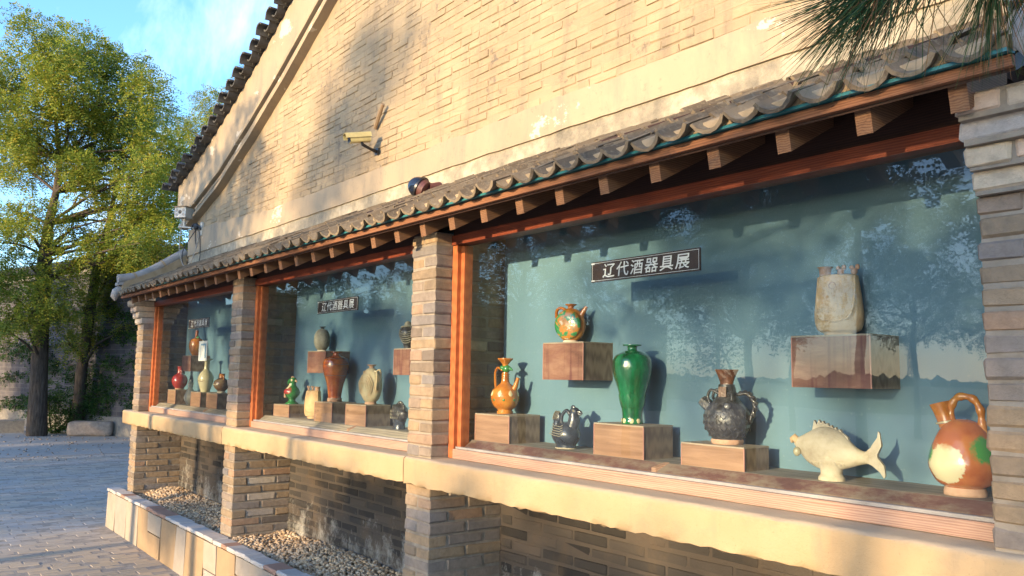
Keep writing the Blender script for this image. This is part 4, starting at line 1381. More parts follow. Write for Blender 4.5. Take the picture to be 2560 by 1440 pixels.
mb.loft([[(0.182, -0.009, 0.09), (0.182, 0.009, 0.09), (0.16, 0.009, 0.062), (0.16, -0.009, 0.062)], [(0.212, -0.007, 0.062), (0.212, 0.007, 0.062), (0.195, 0.007, 0.04), (0.195, -0.007, 0.04)], [(0.216, -0.004, 0.03), (0.216, 0.004, 0.03), (0.209, 0.004, 0.022), (0.209, -0.004, 0.022)]])
part('tail', mb, M_cream, o, True, 40)
mb = MB(); mb.ball((-0.165, -0.026, 0.088), 0.017, 0.014, 0.016)
part('eye', mb, M_olive, o)
mb = MB(); mb.tube([(-0.175, 0, 0.12), (-0.192, 0, 0.133), (-0.203, 0, 0.126), (-0.204, 0, 0.115)], [0.016, 0.014, 0.012, 0.006], 9)
part('lip', mb, M_beige, o)
for k in range(3):
    for i in range(9):
        xx = -0.09 + i * 0.017 + (k % 2) * 0.0085
        mb = MB(); mb.tube([(-0.008, 0, 0), (-0.005, 0, 0.006), (0, 0, 0.009), (0.005, 0, 0.006), (0.008, 0, 0)], 0.0014, 5)
        m_ = part('scale_ridge', mb, M_cream, o)
        m_.location = (xx, -0.0455 + abs(xx + .02) * 0.2 + 0.003 * (2 - k) * 0, 0.052 + k * 0.017)

JC = (-1.175, 2.745, ST)
M_jug = zone_glaze('splashed_amber_glaze', [(0.3, (0.34, 0.085, 0.018)), (0.5, (0.44, 0.13, 0.03)), (0.7, (0.50, 0.19, 0.04))],
                   [((-1.20, 2.655, ST + 0.10), 0.066, (0.64, 0.59, 0.38), 0.005), ((-1.085, 2.70, ST + 0.15), 0.05, (0.05, 0.26, 0.05), 0.012), ((-1.262, 2.69, ST + 0.13), 0.03, (0.05, 0.24, 0.05), 0.014), ((-1.19, 2.66, ST + 0.187), 0.05, (0.42, 0.13, 0.05), 0.03)])
o = vessel('loop_handled_jug', 'big amber jug with cream splash, side spout and looped rope handle', 'jug', JC, R(8))
mb = MB(); mb.lathe(prof([(0.058, 0), (0.06, 0.012), (0.056, 0.024), (0.08, 0.04), (0.101, 0.08), (0.1, 0.12), (0.083, 0.17), (0.064, 0.205), (0.045, 0.226), (0.02, 0.236), (0.001, 0.237)], 5), seg=48, sy=0.9)
part('body', mb, M_jug, o)
mb = MB(); mb.lathe([(0.0585, -0.0005), (0.061, 0.001), (0.0615, 0.012), (0.057, 0.025), (0.066, 0.033), (0.0782, 0.0402), (0.074, 0.042)], seg=48, sy=0.9)
part('foot', mb, M_foot, o)
mb = MB(); mb.tube([(-0.04, 0, 0.205), (-0.05, 0, 0.235), (-0.058, 0, 0.26), (-0.065, 0, 0.285)], [0.026, 0.025, 0.026, 0.031], 20)
part('spout', mb, M_amber, o)
mb = MB(); mb.lathe([(0.024, 0), (0.0305, 0.002), (0.0305, 0.007), (0.024, 0.009)], (0, 0, 0), 20)
m_ = part('collar', mb, M_olive, o); m_.location = (-0.047, 0, 0.22); m_.rotation_euler = (0, R(-12), 0)
mb = MB(); mb.tube(bez([(-0.033, 0, 0.225), (-0.03, 0, 0.275), (-0.008, 0, 0.305), (0.03, 0, 0.302), (0.052, 0, 0.268), (0.056, 0, 0.22), (0.066, 0, 0.18)], 6), [0.012 + 0.002 * math.sin(i * 1.1) for i in range(37)], 10)
part('handle', mb, M_amber, o)

# --- middle window
o = vessel('bird_vessel', 'small green and red bird-shaped vessel on a low box', 'vessel', (-6.44, 2.79, 1.503), R(20))
mb = MB(); mb.lathe(prof([(0.05, 0), (0.052, 0.008), (0.03, 0.025), (0.028, 0.04), (0.05, 0.065), (0.06, 0.095), (0.05, 0.125), (0.03, 0.15), (0.025, 0.17)], 5), seg=36, sx=1.05)
part('body', mb, zone_glaze('green_red_glaze', [(0.3, (0.01, 0.10, 0.025)), (0.7, (0.03, 0.22, 0.06))], [((-6.41, 2.73, 1.62), 0.042, (0.30, 0.07, 0.03), 0.012), ((-6.44, 2.75, 1.65), 0.03, (0.6, 0.55, 0.38), 0.01)]), o)
mb = MB(); mb.ball((0.005, 0, 0.19), 0.032, 0.027, 0.03); mb.tube([(-0.02, 0, 0.2), (-0.04, 0, 0.185), (-0.05, 0, 0.16)], [0.016, 0.014, 0.006], 8)
part('head', mb, M_greenspot, o)
mb = MB(); mb.tube([(0.03, 0, 0.19), (0.045, 0, 0.186), (0.05, 0, 0.178)], [0.011, 0.008, 0.003], 8); mb.ball((0.0, 0, 0.218), 0.02, 0.01, 0.008)
part('beak_and_comb', mb, M_foot, o)
for s in (-1, 1):
    mb = MB(); mb.ball((0.012, s * 0.022, 0.195), 0.011, 0.007, 0.012, 10, 8)
    part('eye', mb, M_creamspot, o)
    mb = MB(); mb.ball((-0.01, s * 0.05, 0.1), 0.034, 0.012, 0.024)
    part('wing', mb, M_redglaze, o)
mb = MB(); mb.tube([(-0.045, 0, 0.1), (-0.07, 0, 0.075), (-0.078, 0, 0.05)], [0.025, 0.02, 0.012], 8)
part('tail', mb, M_foot, o)
bag_flask('bag_flask', 'slim beige pear-shaped flask with a seam standing on the shelf', (-6.055, 2.80, ST), 0.262, 0.155, R(20), True)
def disc_flask(name, label, loc, d, h, dep, mat, rot, mouthmat=None):
    o = vessel(name, label, 'flask', loc, rot)
    mb = MB()
    rings = []
    hb = h * 0.9
    for i in range(25):
        t_ = math.pi * (0.05 + 0.9 * i / 24)
        rings.append([(d / 2 * math.sin(t_) * math.cos(2 * math.pi * j / 40), dep / 2 * math.sin(t_) ** 0.7 * math.sin(2 * math.pi * j / 40), hb * 0.52 - hb * 0.5 * math.cos(t_)) for j in range(40)])
    mb.loft(rings)
    part('body', mb, mat, o)
    mb = MB(); mb.lathe([(d * 0.24, -0.0005), (d * 0.25, 0.005), (d * 0.22, 0.022), (d * 0.2, 0.026)], seg=28, sy=0.8)
    part('foot', mb, M_foot if mat is not M_greyclay else M_whiteclay, o)
    mb = MB(); mb.lathe(prof([(d * 0.1, hb * 0.98), (d * 0.09, h * 0.95), (d * 0.17, h * 0.985), (d * 0.18, h)], 3), seg=22)
    part('mouth', mb, mouthmat or mat, o)
    return o
o = disc_flask('disc_flask', 'small rough grey flask with dark mouth on the high box', (-5.985, 2.82, 1.926), 0.15, 0.195, 0.11, M_greyclay, R(10), M_charcoal)
for s in (-1, 1):
    mb = MB(); mb.tube([(0.06 * s, -0.02, 0.05), (0.068 * s, -0.024, 0.09), (0.06 * s, -0.02, 0.13), (0.03 * s, -0.012, 0.165)], 0.004, 6)
    part('rib', mb, M_greyclay, o)
o = vessel('amber_vase', 'tall red-brown glazed vase with incised flower bands', 'vase', (-5.625, 2.77, 1.549))
meiping(o, 0.368, 0.097, M_amberred)
mb = MB(); mb.lathe([(0.0505, -0.0005), (0.0535, 0.002), (0.0535, 0.026), (0.0505, 0.028)], seg=40)
part('foot', mb, M_foot, o)
for zz, rr in ((0.315, 0.0865), (0.272, 0.0985), (0.19, 0.0855)):
    mb = MB(); mb.lathe([(rr - 0.003, zz), (rr + 0.0008, zz + 0.001), (rr + 0.0008, zz + 0.003), (rr - 0.003, zz + 0.004)], seg=40)
    part('band', mb, M_rust, o)
o = disc_flask('carved_flask', 'round beige flask carved with swirling rings and a tall side handle', (-5.065, 2.765, 1.549), 0.185, 0.272, 0.12, M_carved, R(12), M_foot)
for k in range(5):
    rr = 0.016 + 0.013 * k
    mb = MB(); mb.tube([(rr * math.cos(a) * (1 + .03 * math.sin(7 * a)), -0.0615 + 0.003 * k * 0.9, 0.13 + rr * 1.15 * math.sin(a) * (1 + .03 * math.sin(7 * a))) for a in [i * math.pi / 16 for i in range(33)]], 0.0028, 6)
    part('swirl_ring', mb, M_carved, o)
mb = MB(); mb.tube(bez([(0.05, 0.0, 0.225), (0.085, 0, 0.235), (0.095, 0, 0.19), (0.09, 0, 0.13), (0.083, 0, 0.09)], 5), 0.007, 8)
part('handle', mb, M_carved, o)
mb = MB(); mb.tube(bez([(0.065, -0.03, 0.225), (0.09, -0.032, 0.22), (0.093, -0.032, 0.16), (0.085, -0.03, 0.10)], 5), 0.006, 8)
part('handle', mb, M_carved, o)
mb = MB(); mb.tube([(-0.06, 0, 0.2), (-0.08, 0, 0.225)], [0.014, 0.009], 8)
part('spout', mb, M_carved, o)
o = vessel('fish_jar', 'squat black fish-shaped jar with spiny back on the shelf', 'jar', (-4.665, 2.76, ST), R(-8))
mb = MB(); mb.loft([[(x_, d_ * math.cos(2 * math.pi * j / 22), zc + r_ * math.sin(2 * math.pi * j / 22)) for j in range(22)] for x_, zc, r_, d_ in [(-0.088, 0.125, 0.012, 0.012), (-0.07, 0.118, 0.03, 0.03), (-0.03, 0.108, 0.055, 0.05), (0.01, 0.105, 0.062, 0.056), (0.05, 0.1, 0.05, 0.045), (0.085, 0.098, 0.026, 0.026), (0.1, 0.1, 0.02, 0.014)]])
part('body', mb, M_charcoal, o)
mb = MB(); mb.lathe(prof([(0.047, 0), (0.046, 0.012), (0.044, 0.03), (0.052, 0.06), (0.05, 0.075)], 4), seg=28, sy=0.85)
part('foot', mb, M_navy, o)
for i in range(7):
    a = 2.2 - i * 0.28
    mb = MB(); mb.ball((0.01 + 0.07 * math.cos(a), 0, 0.105 + 0.066 * math.sin(a)), 0.011, 0.008, 0.011, 8, 6)
    part('spine', mb, M_charcoal, o)
mb = MB(); mb.tube([(-0.08, 0, 0.13), (-0.095, 0, 0.143), (-0.103, 0, 0.135)], [0.017, 0.014, 0.006], 8); mb.ball((-0.08, -0.02, 0.112), 0.011, 0.009, 0.011)
part('mouth', mb, M_charcoal, o)
for k in range(3):
    for i in range(6):
        mb = MB(); mb.tube([(-0.010, 0, 0.004), (-0.006, 0, -0.004), (0, 0, -0.007), (0.006, 0, -0.004), (0.010, 0, 0.004)], 0.002, 5)
        xx = -0.045 + i * 0.02 + (k % 2) * .01
        part('scale_ridge', mb, M_greyclay, o).location = (xx, -0.053 + abs(xx) * .25, 0.075 + k * 0.02)
o = vessel('shell_ewer', 'black ribbed shell-like ewer on the box beside the brick pillar', 'ewer', (-4.685, 2.82, 1.923), R(-10))
mb = MB(); mb.lathe(prof([(0.03, 0), (0.026, 0.012), (0.036, 0.04), (0.056, 0.08), (0.058, 0.115), (0.045, 0.138), (0.04, 0.15)], 5), seg=36)
part('body', mb, M_charcoal, o)
for k in range(6):
    zz = 0.05 + k * 0.014
    rr = (0.044, 0.052, 0.057, 0.06, 0.06, 0.056)[k]
    mb = MB(); mb.tube([(rr * math.cos(a), rr * math.sin(a), zz + 0.012 * math.sin(a * 2)) for a in [math.pi + i * math.pi / 12 for i in range(13)]], 0.0035, 6)
    part('rib', mb, M_greyclay, o)
mb = MB(); mb.tube([(0.047 * math.cos(a), 0.047 * math.sin(a), 0.145 + 0.006 * math.cos(a)) for a in [i * math.pi / 14 for i in range(29)]], 0.006, 7)
part('rim', mb, M_greyclay, o)
mb = MB(); mb.ball((-0.01, 0, 0.155), 0.026, 0.024, 0.032)
part('head', mb, M_greyclay, o)
mb = MB(); mb.tube(bez([(0.04, 0, 0.14), (0.075, 0, 0.145), (0.08, 0, 0.1), (0.058, 0, 0.08)], 5), 0.007, 8)
part('handle', mb, M_charcoal, o)

# --- farthest window
o = vessel('orange_jug', 'orange jug with leaf-like handle on the high box of the farthest window', 'jug', (-9.07, 2.82, 1.926), 0)
mb = MB(); mb.lathe(prof([(0.045, 0), (0.047, 0.01), (0.07, 0.06), (0.078, 0.12), (0.062, 0.17), (0.03, 0.19), (0.001, 0.195)], 5), seg=32)
part('body', mb, M_amber, o)
mb = MB(); mb.tube([(-0.02, 0, 0.18), (-0.015, 0, 0.22), (-0.012, 0, 0.255), (-0.01, 0, 0.275)], [0.02, 0.017, 0.018, 0.014], 12)
part('spout', mb, M_amberred, o)
mb = MB(); mb.ball((0.03, 0, 0.195), 0.025, 0.018, 0.016)
part('leaf', mb, M_greenspot, o)
o = vessel('red_flask', 'dark red round flask with short neck on the left box of the farthest window', 'flask', (-9.50, 2.79, 1.556), 0)
mb = MB(); mb.lathe(prof([(0.04, 0), (0.043, 0.012), (0.07, 0.045), (0.084, 0.095), (0.07, 0.145), (0.035, 0.175), (0.027, 0.19), (0.027, 0.235), (0.034, 0.25), (0.034, 0.255)], 5), seg=36)
part('body', mb, M_redglaze, o)
mb = MB(); mb.lathe([(0.04, -0.0005), (0.044, 0.002), (0.046, 0.014), (0.041, 0.015)], seg=32)
part('foot', mb, M_foot, o)
for s in (-1, 1):
    mb = MB(); mb.tube(bez([(s * 0.026, 0, 0.225), (s * 0.04, 0, 0.215), (s * 0.045, 0, 0.18), (s * 0.05, 0, 0.16)], 4), 0.007, 8)
    part('lug', mb, M_redglaze, o)
o = vessel('gourd_bottle', 'small white gourd-shaped bottle standing on the far window shelf', 'bottle', (-9.17, 2.81, ST), 0)
mb = MB(); mb.lathe(prof([(0.036, 0), (0.037, 0.008), (0.058, 0.05), (0.06, 0.085), (0.042, 0.135), (0.026, 0.17), (0.024, 0.19), (0.031, 0.205), (0.026, 0.225), (0.012, 0.24), (0.012, 0.258), (0.018, 0.266)], 5), seg=32)
part('body', mb, M_whiteclay, o)
mb = MB(); mb.tube([(-0.045, -0.02, 0.07), (-0.068, -0.025, 0.085)], [0.012, 0.007], 8)
part('spout', mb, M_whiteclay, o)
o = vessel('dish_mouthed_bottle', 'tall cream bottle with wide dish mouth in the farthest window', 'bottle', (-8.555, 2.77, 1.551), 0)
mb = MB(); mb.lathe(prof([(0.045, 0), (0.046, 0.008), (0.055, 0.04), (0.074, 0.105), (0.076, 0.145), (0.058, 0.19), (0.027, 0.225), (0.021, 0.25), (0.02, 0.29), (0.026, 0.31), (0.06, 0.332), (0.062, 0.337)], 5), seg=40)
part('body', mb, M_olive, o)
for k in range(4):
    mb = MB(); mb.lathe([(0.019, 0), (0.0235, 0.002), (0.0235, 0.005), (0.019, 0.007)], (0, 0, 0.245 + k * 0.012), 24)
    part('neck_ring', mb, M_olive, o)
mb = MB(); mb.tube(bez([(-0.062, -0.04, 0.115), (-0.03, -0.07, 0.108), (0.02, -0.073, 0.112), (0.05, -0.054, 0.105), (0.068, -0.03, 0.12)], 4), 0.003, 6)
part('drip_line', mb, M_brownpot, o)
o = vessel('brown_pot', 'round brown pot with short orange neck beside the second pillar', 'pot', (-8.045, 2.76, 1.551), 0)
mb = MB(); mb.lathe(prof([(0.036, 0), (0.038, 0.016), (0.034, 0.022), (0.064, 0.05), (0.077, 0.085), (0.066, 0.12), (0.032, 0.142), (0.028, 0.15)], 5), seg=36)
part('body', mb, M_brownpot, o)
mb = MB(); mb.lathe(prof([(0.028, 0.14), (0.027, 0.16), (0.028, 0.18), (0.03, 0.188)], 4), seg=24)
part('neck', mb, M_amber, o)
mb = MB(); mb.lathe([(0.037, -0.0005), (0.039, 0.002), (0.041, 0.016), (0.035, 0.02)], seg=32)
part('foot', mb, M_whiteclay, o)
mb = MB(); mb.tube(bez([(-0.04, -0.067, 0.078), (-0.01, -0.0785, 0.086), (0.03, -0.073, 0.08), (0.055, -0.056, 0.084)], 4), 0.004, 6)
part('pale_band', mb, M_creamspot, o)
mb = MB(); mb.tube(bez([(0.026, 0, 0.17), (0.045, 0, 0.165), (0.05, 0, 0.125)], 4), 0.007, 8)
part('lug', mb, M_amber, o)

# ------------------------------------------------------------------ name boards behind the glass
def text_mesh(body, size):
    cu = bpy.data.curves.new('lettering', 'FONT')
    cu.body = body
    cu.size = size
    cu.extrude = 0.0006
    cu.offset = size * 0.006
    cu.shear = 0.12
    cu.space_character = 1.18
    cu.align_x = 'CENTER'
    cu.align_y = 'CENTER'
    to = bpy.data.objects.new('tmp', cu)
    COL.objects.link(to)
    bpy.context.view_layer.update()
    dg = bpy.context.evaluated_depsgraph_get()
    m = bpy.data.meshes.new_from_object(to.evaluated_get(dg))
    bpy.data.objects.remove(to)
    bpy.data.curves.remove(cu)
    m.name = 'lettering'
    m.materials.clear()
    return m
TM = text_mesh('辽代酒器具展', 0.078)
xsz = [v.co.x for v in TM.vertices]
ysz = [v.co.y for v in TM.vertices]
TC = ((min(xsz) + max(xsz)) / 2, (min(ysz) + max(ysz)) / 2)
for v in TM.vertices:
    v.co.x = (v.co.x - TC[0]) * 0.50 / (max(xsz) - min(xsz))
    v.co.y = (v.co.y - TC[1]) * 0.066 / (max(ysz) - min(ysz))
SG = 'name boards with white lettering'
for i, (xc, lab) in enumerate(((-8.37, 'small dark name board with white lettering in the farthest window'), (-5.32, 'dark name board with white lettering in the middle window'), (-2.41, 'largest dark name board with white lettering in the nearest window'))):
    s = thing('name_board', lab, 'sign', (xc, 2.612, 2.235), SG)
    mb = MB(); mb.box(-0.314, 0.314, -0.003, 0.003, -0.047, 0.047)
    link('board', mb.mesh('board'), M_signboard, s)
    mb = MB()
    a, b, w_ = 0.308, 0.041, 0.0016
    for (x0, x1, z0, z1) in ((-a, a, b - w_, b), (-a, a, -b, -b + w_), (-a, -a + w_, -b + w_ + .0002, b - w_ - .0002), (a - w_, a, -b + w_ + .0002, b - w_ - .0002)):
        mb.box(x0, x1, -0.0042, -0.0032, z0, z1)
    mb.box(-a - 0.004, -a + 0.016, -0.0052, -0.0043, -b - .002, -b + 0.004)
    mb.box(-a - 0.004, -a + 0.016, -0.0052, -0.0043, b - .006, b + 0.001)
    link('border', mb.mesh('border'), M_white, s)
    link('lettering', TM, M_white, s, (0.01, -0.0048, 0.0), (R(90), 0, 0))
c_ = thing('notice_card', 'white square card with blue-grey print stuck inside the farthest window', 'card', (-8.2, 2.612, 1.86))
mb = MB(); mb.box(-0.125, 0.125, -0.001, 0.001, 0, 0.195)
link('card', mb.mesh('card'), M_card, c_)
mb = MB(); mb.box(-0.062, 0.1, -0.0022, -0.0012, 0.028, 0.17)
link('print', mb.mesh('print'), M_cardblue, c_)
mb = MB(); mb.box(-0.05, 0.06, -0.0034, -0.0024, 0.028, 0.15)
link('print', mb.mesh('print'), M_card, c_)

# ------------------------------------------------------------------ things on the wall
c_ = thing('bullet_camera', 'yellowed bullet security camera on a black bracket on the gable wall', 'camera', (-5.41, WY - 0.01, 3.46))
c_.scale = (0.68, 0.68, 0.68)
def orient(o, loc, direction, upv=(0, 0, 1)):
    d = Vector(direction).normalized()
    o.location = loc
    o.rotation_euler = d.to_track_quat('Y', 'Z').to_euler()
body_loc, body_dir = (0.02, -0.24, 0.06), (-0.22, -0.95, -0.2)
mb = MB()
mb.loft([[(q * 0.05 * kx, yy, 0.045 * kz) for q, kx, kz in ((-1, 1, -.6), (-1, .8, -1), (1, .8, -1), (1, 1, -.6), (1, 1, .55), (1, .6, 1), (-1, .6, 1), (-1, 1, .55))] for yy in (-0.13, 0.10)])
o = link('housing', mb.mesh('housing', True, angle=30), M_yellowcam, c_); orient(o, body_loc, body_dir)
mb = MB()
mb.loft([[(-0.06, yy, 0.0), (-0.054, yy, 0.045), (-0.034, yy, 0.056), (0.034, yy, 0.056), (0.054, yy, 0.045), (0.06, yy, 0.0), (0.062, yy, 0.0), (0.056, yy, 0.048), (0.036, yy, 0.06), (-0.036, yy, 0.06), (-0.056, yy, 0.048), (-0.062, yy, 0.0)] for yy in (-0.14, 0.15)])
o = link('sun_shield', mb.mesh('sun_shield'), M_yellowcam, c_); orient(o, body_loc, body_dir)
mb = MB(); mb.box(-0.046, 0.046, 0.1, 0.106, -0.04, 0.036)
fp = link('front_plate', mb.mesh('front_plate'), M_black, c_); orient(fp, body_loc, body_dir)
for i in range(6):
    mb = MB(); mb.lathe([(0.012, 0), (0.012, 0.004), (0.008, 0.006), (0.001, 0.003)], seg=12)
    o = link('lens', mb.mesh('lens', True), M_dome, fp, (-0.028 + (i % 3) * 0.028, 0.106, -0.016 + (i // 3) * 0.03), (R(-90), 0, 0))
mb = MB(); mb.tube([(0.03, -0.2, 0.03), (0.03, -0.19, -0.005), (0.03, -0.09, -0.035), (0.02, -0.005, -0.05)], [0.017, 0.018, 0.016, 0.02], 10)
link('bracket_arm', mb.mesh('bracket_arm', True), M_black, c_)
mb = MB(); mb.tube([(0.02, -0.012, -0.045), (0.02, 0.0, -0.045)], [0.04, 0.04], 16)
link('wall_plate', mb.mesh('wall_plate', True), M_black, c_)

c_ = thing('dome_camera', 'shiny black dome security camera resting above the pent roof tiles', 'camera', (-4.55, WY - 0.005, 2.965))
c_.scale = (0.88, 0.88, 0.88)
mb = MB()
rings = []
for i in range(10):
    t_ = i / 9 * math.pi / 2 * 0.98
    rings.append([(0.082 * math.cos(t_) * math.cos(2 * math.pi * j / 26), 0.082 * math.cos(t_) * math.sin(2 * math.pi * j / 26), 0.10 * math.sin(t_)) for j in range(26)])
mb.loft(rings)
o = link('dome', mb.mesh('dome', True), M_dome, c_, (-0.045, -0.13, 0.03), (R(28), R(-58), 0))
mb = MB(); mb.lathe([(0.08, 0), (0.09, 0.002), (0.09, 0.018), (0.08, 0.02)], seg=26)
link('rim', mb.mesh('rim', True), M_black, c_, (-0.03, -0.122, 0.022), (R(28), R(-58), 0))
mb = MB(); mb.lathe([(0.06, -0.045), (0.07, -0.04), (0.08, 0.0), (0.07, 0.0)], seg=26)
link('housing', mb.mesh('housing', True), M_copper, c_, (-0.03, -0.122, 0.022), (R(28), R(-58), 0))
mb = MB(); mb.tube([(0.02, -0.09, 0.03), (0.03, 0.0, 0.05)], [0.03, 0.035], 10)
link('mount', mb.mesh('mount', True), M_copper, c_)

tag(put('wall_peg', MB().tube([(-5.44, WY - 0.012, 3.62), (-5.36, WY - 0.03, 3.685), (-5.27, WY - 0.045, 3.76)], [0.016, 0.017, 0.015], 8), M_stick, None, True, base=(-5.44, WY, 3.62)), 'short wooden stick slanting out of the gable brickwork above the bullet camera', 'stick')

c_ = thing('box_camera', 'boxy white security camera on a bracket at the left corner of the gable', 'camera', (-9.70, WY, 3.38))
c_.scale = (0.85, 0.85, 0.85)
mb = MB(); mb.box(-0.09, 0.09, -0.26, -0.09, 0.16, 0.30)
o = link('housing', mb.mesh('housing'), M_camwhite, c_)
mb = MB(); mb.box(-0.1, 0.1, -0.28, -0.07, 0.3005, 0.312)
link('hood', mb.mesh('hood'), M_stick, o)
for (dx, dz, r_) in ((-0.055, 0.26, 0.018), (0.055, 0.26, 0.018), (-0.055, 0.2, 0.018), (0.055, 0.2, 0.018), (0, 0.235, 0.026)):
    mb = MB(); mb.lathe([(r_, 0), (r_, 0.004), (r_ * .7, 0.006), (0.001, 0.004)], seg=12)
    link('lens', mb.mesh('lens', True), M_greycable if r_ < .02 else M_black, o, (dx, -0.26, dz), (R(90), 0, 0))
o.rotation_euler.z = R(34)
o.location = (-0.1, -0.03, 0)
mb = MB(); mb.tube([(0.0, -0.17, 0.16), (0.0, -0.17, 0.06), (0.0, -0.15, 0.045)], 0.018, 8); mb.tube([(-0.06, -0.22, 0.05), (0.25, -0.02, 0.0)], 0.012, 8); mb.box(0.22, 0.30, -0.025, -0.001, -0.09, 0.09)
link('bracket', mb.mesh('bracket'), M_camwhite, c_)
mb = MB(); mb.ball((0.2, -0.07, 0.03), 0.06, 0.035, 0.05, 10, 6); mb.tube(bez([(0.12, -0.1, 0.0), (0.16, -0.1, 0.06), (0.24, -0.06, 0.05), (0.3, -0.04, -0.02)], 5), 0.012, 6)
link('connector', mb.mesh('connector'), M_cable, c_)
for k, pts in enumerate(([(-0.03, -0.18, 0.16), (-0.05, -0.2, -0.1), (-0.02, -0.2, -0.32), (0.08, -0.16, -0.5), (0.2, -0.1, -0.42), (0.26, -0.06, -0.2), (0.22, -0.05, 0.0)],
                         [(0.2, -0.05, 0.02), (0.05, -0.1, -0.12), (-0.03, -0.16, -0.3), (0.04, -0.15, -0.5), (0.2, -0.06, -0.55), (0.3, -0.03, -0.4), (0.27, -0.04, -0.05)],
                         [(0.15, -0.06, 0.0), (0.12, -0.05, -0.1), (0.14, -0.04, -0.2)], [(0.24, -0.03, -0.02), (0.1, -0.02, -0.22), (-0.25, 0.02, -0.18)])):
    mb = MB(); mb.tube(bez(pts, 6), 0.0055, 6)
    link('cable', mb.mesh('cable', True), M_greycable if k in (0, 3) else M_cable, c_)

# ------------------------------------------------------------------ vegetation helpers
def unit(v):
    return v / (np.linalg.norm(v, axis=-1, keepdims=True) + 1e-9)
def leaf_sprays(clumps, density, L, nl, lw, ll, rng, droop=0.5, fill=0.35):
    """pinnate sprays spread through clumps (x,y,z,r); returns verts, quads"""
    C, D = [], []
    for (x, y, z, r) in clumps:
        n = max(6, int(density * r * r))
        d = unit(rng.normal(size=(n, 3)))
        rad = r * rng.uniform(fill, 1.0, (n, 1)) ** 0.6 * rng.uniform(0.75, 1.2, (n, 1))
        p = np.array([x, y, z]) + d * rad * np.array([1.05, 1.05, 0.8])
        C.append(p)
        dd = d * 0.8 + rng.normal(size=(n, 3)) * 0.55
        dd[:, 2] -= droop * rng.uniform(0.3, 1.2, n)
        D.append(unit(dd))
    C, D = np.concatenate(C), np.concatenate(D)
    N = len(C)
    up_ = np.tile(np.array([0, 0, 1.0]), (N, 1)) + rng.normal(size=(N, 3)) * 0.35
    S = unit(np.cross(D, up_))
    Ls = L * rng.uniform(0.7, 1.3, (N, 1))
    k = np.arange(nl)
    t_ = ((k // 2) + 0.6) / (nl / 2)
    side = np.where(k % 2 == 0, 1.0, -1.0)
    base = C[:, None, :] + D[:, None, :] * (Ls[:, None, :] * t_[None, :, None])
    base[:, :, 2] -= 0.25 * Ls * (t_[None, :] ** 2)
    sd = S[:, None, :] * side[None, :, None] + D[:, None, :] * 0.45 + rng.normal(size=(N, nl, 3)) * 0.22
    sd = unit(sd)
    tip = base + sd * ll * rng.uniform(0.75, 1.25, (N, nl, 1))
    wv = unit(D[:, None, :] + rng.normal(size=(N, nl, 3)) * 0.3) * lw
    mid = base * 0.5 + tip * 0.5
    V = np.stack([base, mid + wv, tip, mid - wv], 2).reshape(-1, 3)
    F = np.arange(len(V)).reshape(-1, 4)
    return V, F
def leaf_obj(name, clumps, mat, parent, density, L, nl, lw, ll, seed, droop=0.5, fill=0.35, kind=None):
    V, F = leaf_sprays(clumps, density, L, nl, lw, ll, np.random.default_rng(seed), droop, fill)
    o = link(name, np_mesh(name, V - np.array(wloc(parent)), F), mat, parent)
    if kind:
        o['kind'] = kind
    return o
def branches(mb, trunk, rads, clumps, rng, r0=0.06):
    """limbs from the trunk to the clumps"""
    T = [Vector(p) for p in trunk]
    for (x, y, z, r) in clumps:
        c = Vector((x, y, z))
        best = min(range(1, len(T)), key=lambda i: (T[i] - c).length + max(0, T[i].z - c.z + 0.3) * 3)
        a = T[best]
        m1 = a.lerp(c, 0.4) + Vector((rng.uniform(-.15, .15), rng.uniform(-.15, .15), rng.uniform(0.0, .25)))
        m2 = a.lerp(c, 0.75) + Vector((rng.uniform(-.12, .12), rng.uniform(-.12, .12), rng.uniform(0.0, .2)))
        rr = min(r0, rads[best] * 0.6)
        mb.tube([a, m1, m2, c], [rr, rr * 0.7, rr * 0.45, rr * 0.2], 6)
        for k in range(3):
            e = c + Vector((rng.uniform(-1, 1), rng.uniform(-1, 1), rng.uniform(-.5, .8))) * r
            mb.tube([m2, m2.lerp(e, 0.5) + Vector((0, 0, .05)), e], [rr * 0.35, rr * 0.22, rr * 0.08], 5)
def tree(name, label, trunk, rads, clumps, mat, seed, density=260, L=0.3, nl=12, lw=0.013, ll=0.06, group=None, base=None, droop=0.5, fill=0.35, r0=0.06):
    t_ = thing(name, label, 'tree', base or trunk[0], group)
    mb = MB()
    mb.tube(trunk, rads, 12)
    put('trunk', mb, M_bark, t_, True, angle=80)
    mb = MB()
    branches(mb, trunk, rads, clumps, random.Random(seed), r0)
    put('limbs', mb, M_bark, t_, True, angle=80, fix=False)
    leaf_obj('crown', clumps, mat, t_, density, L, nl, lw, ll, seed, droop, fill)
    return t_

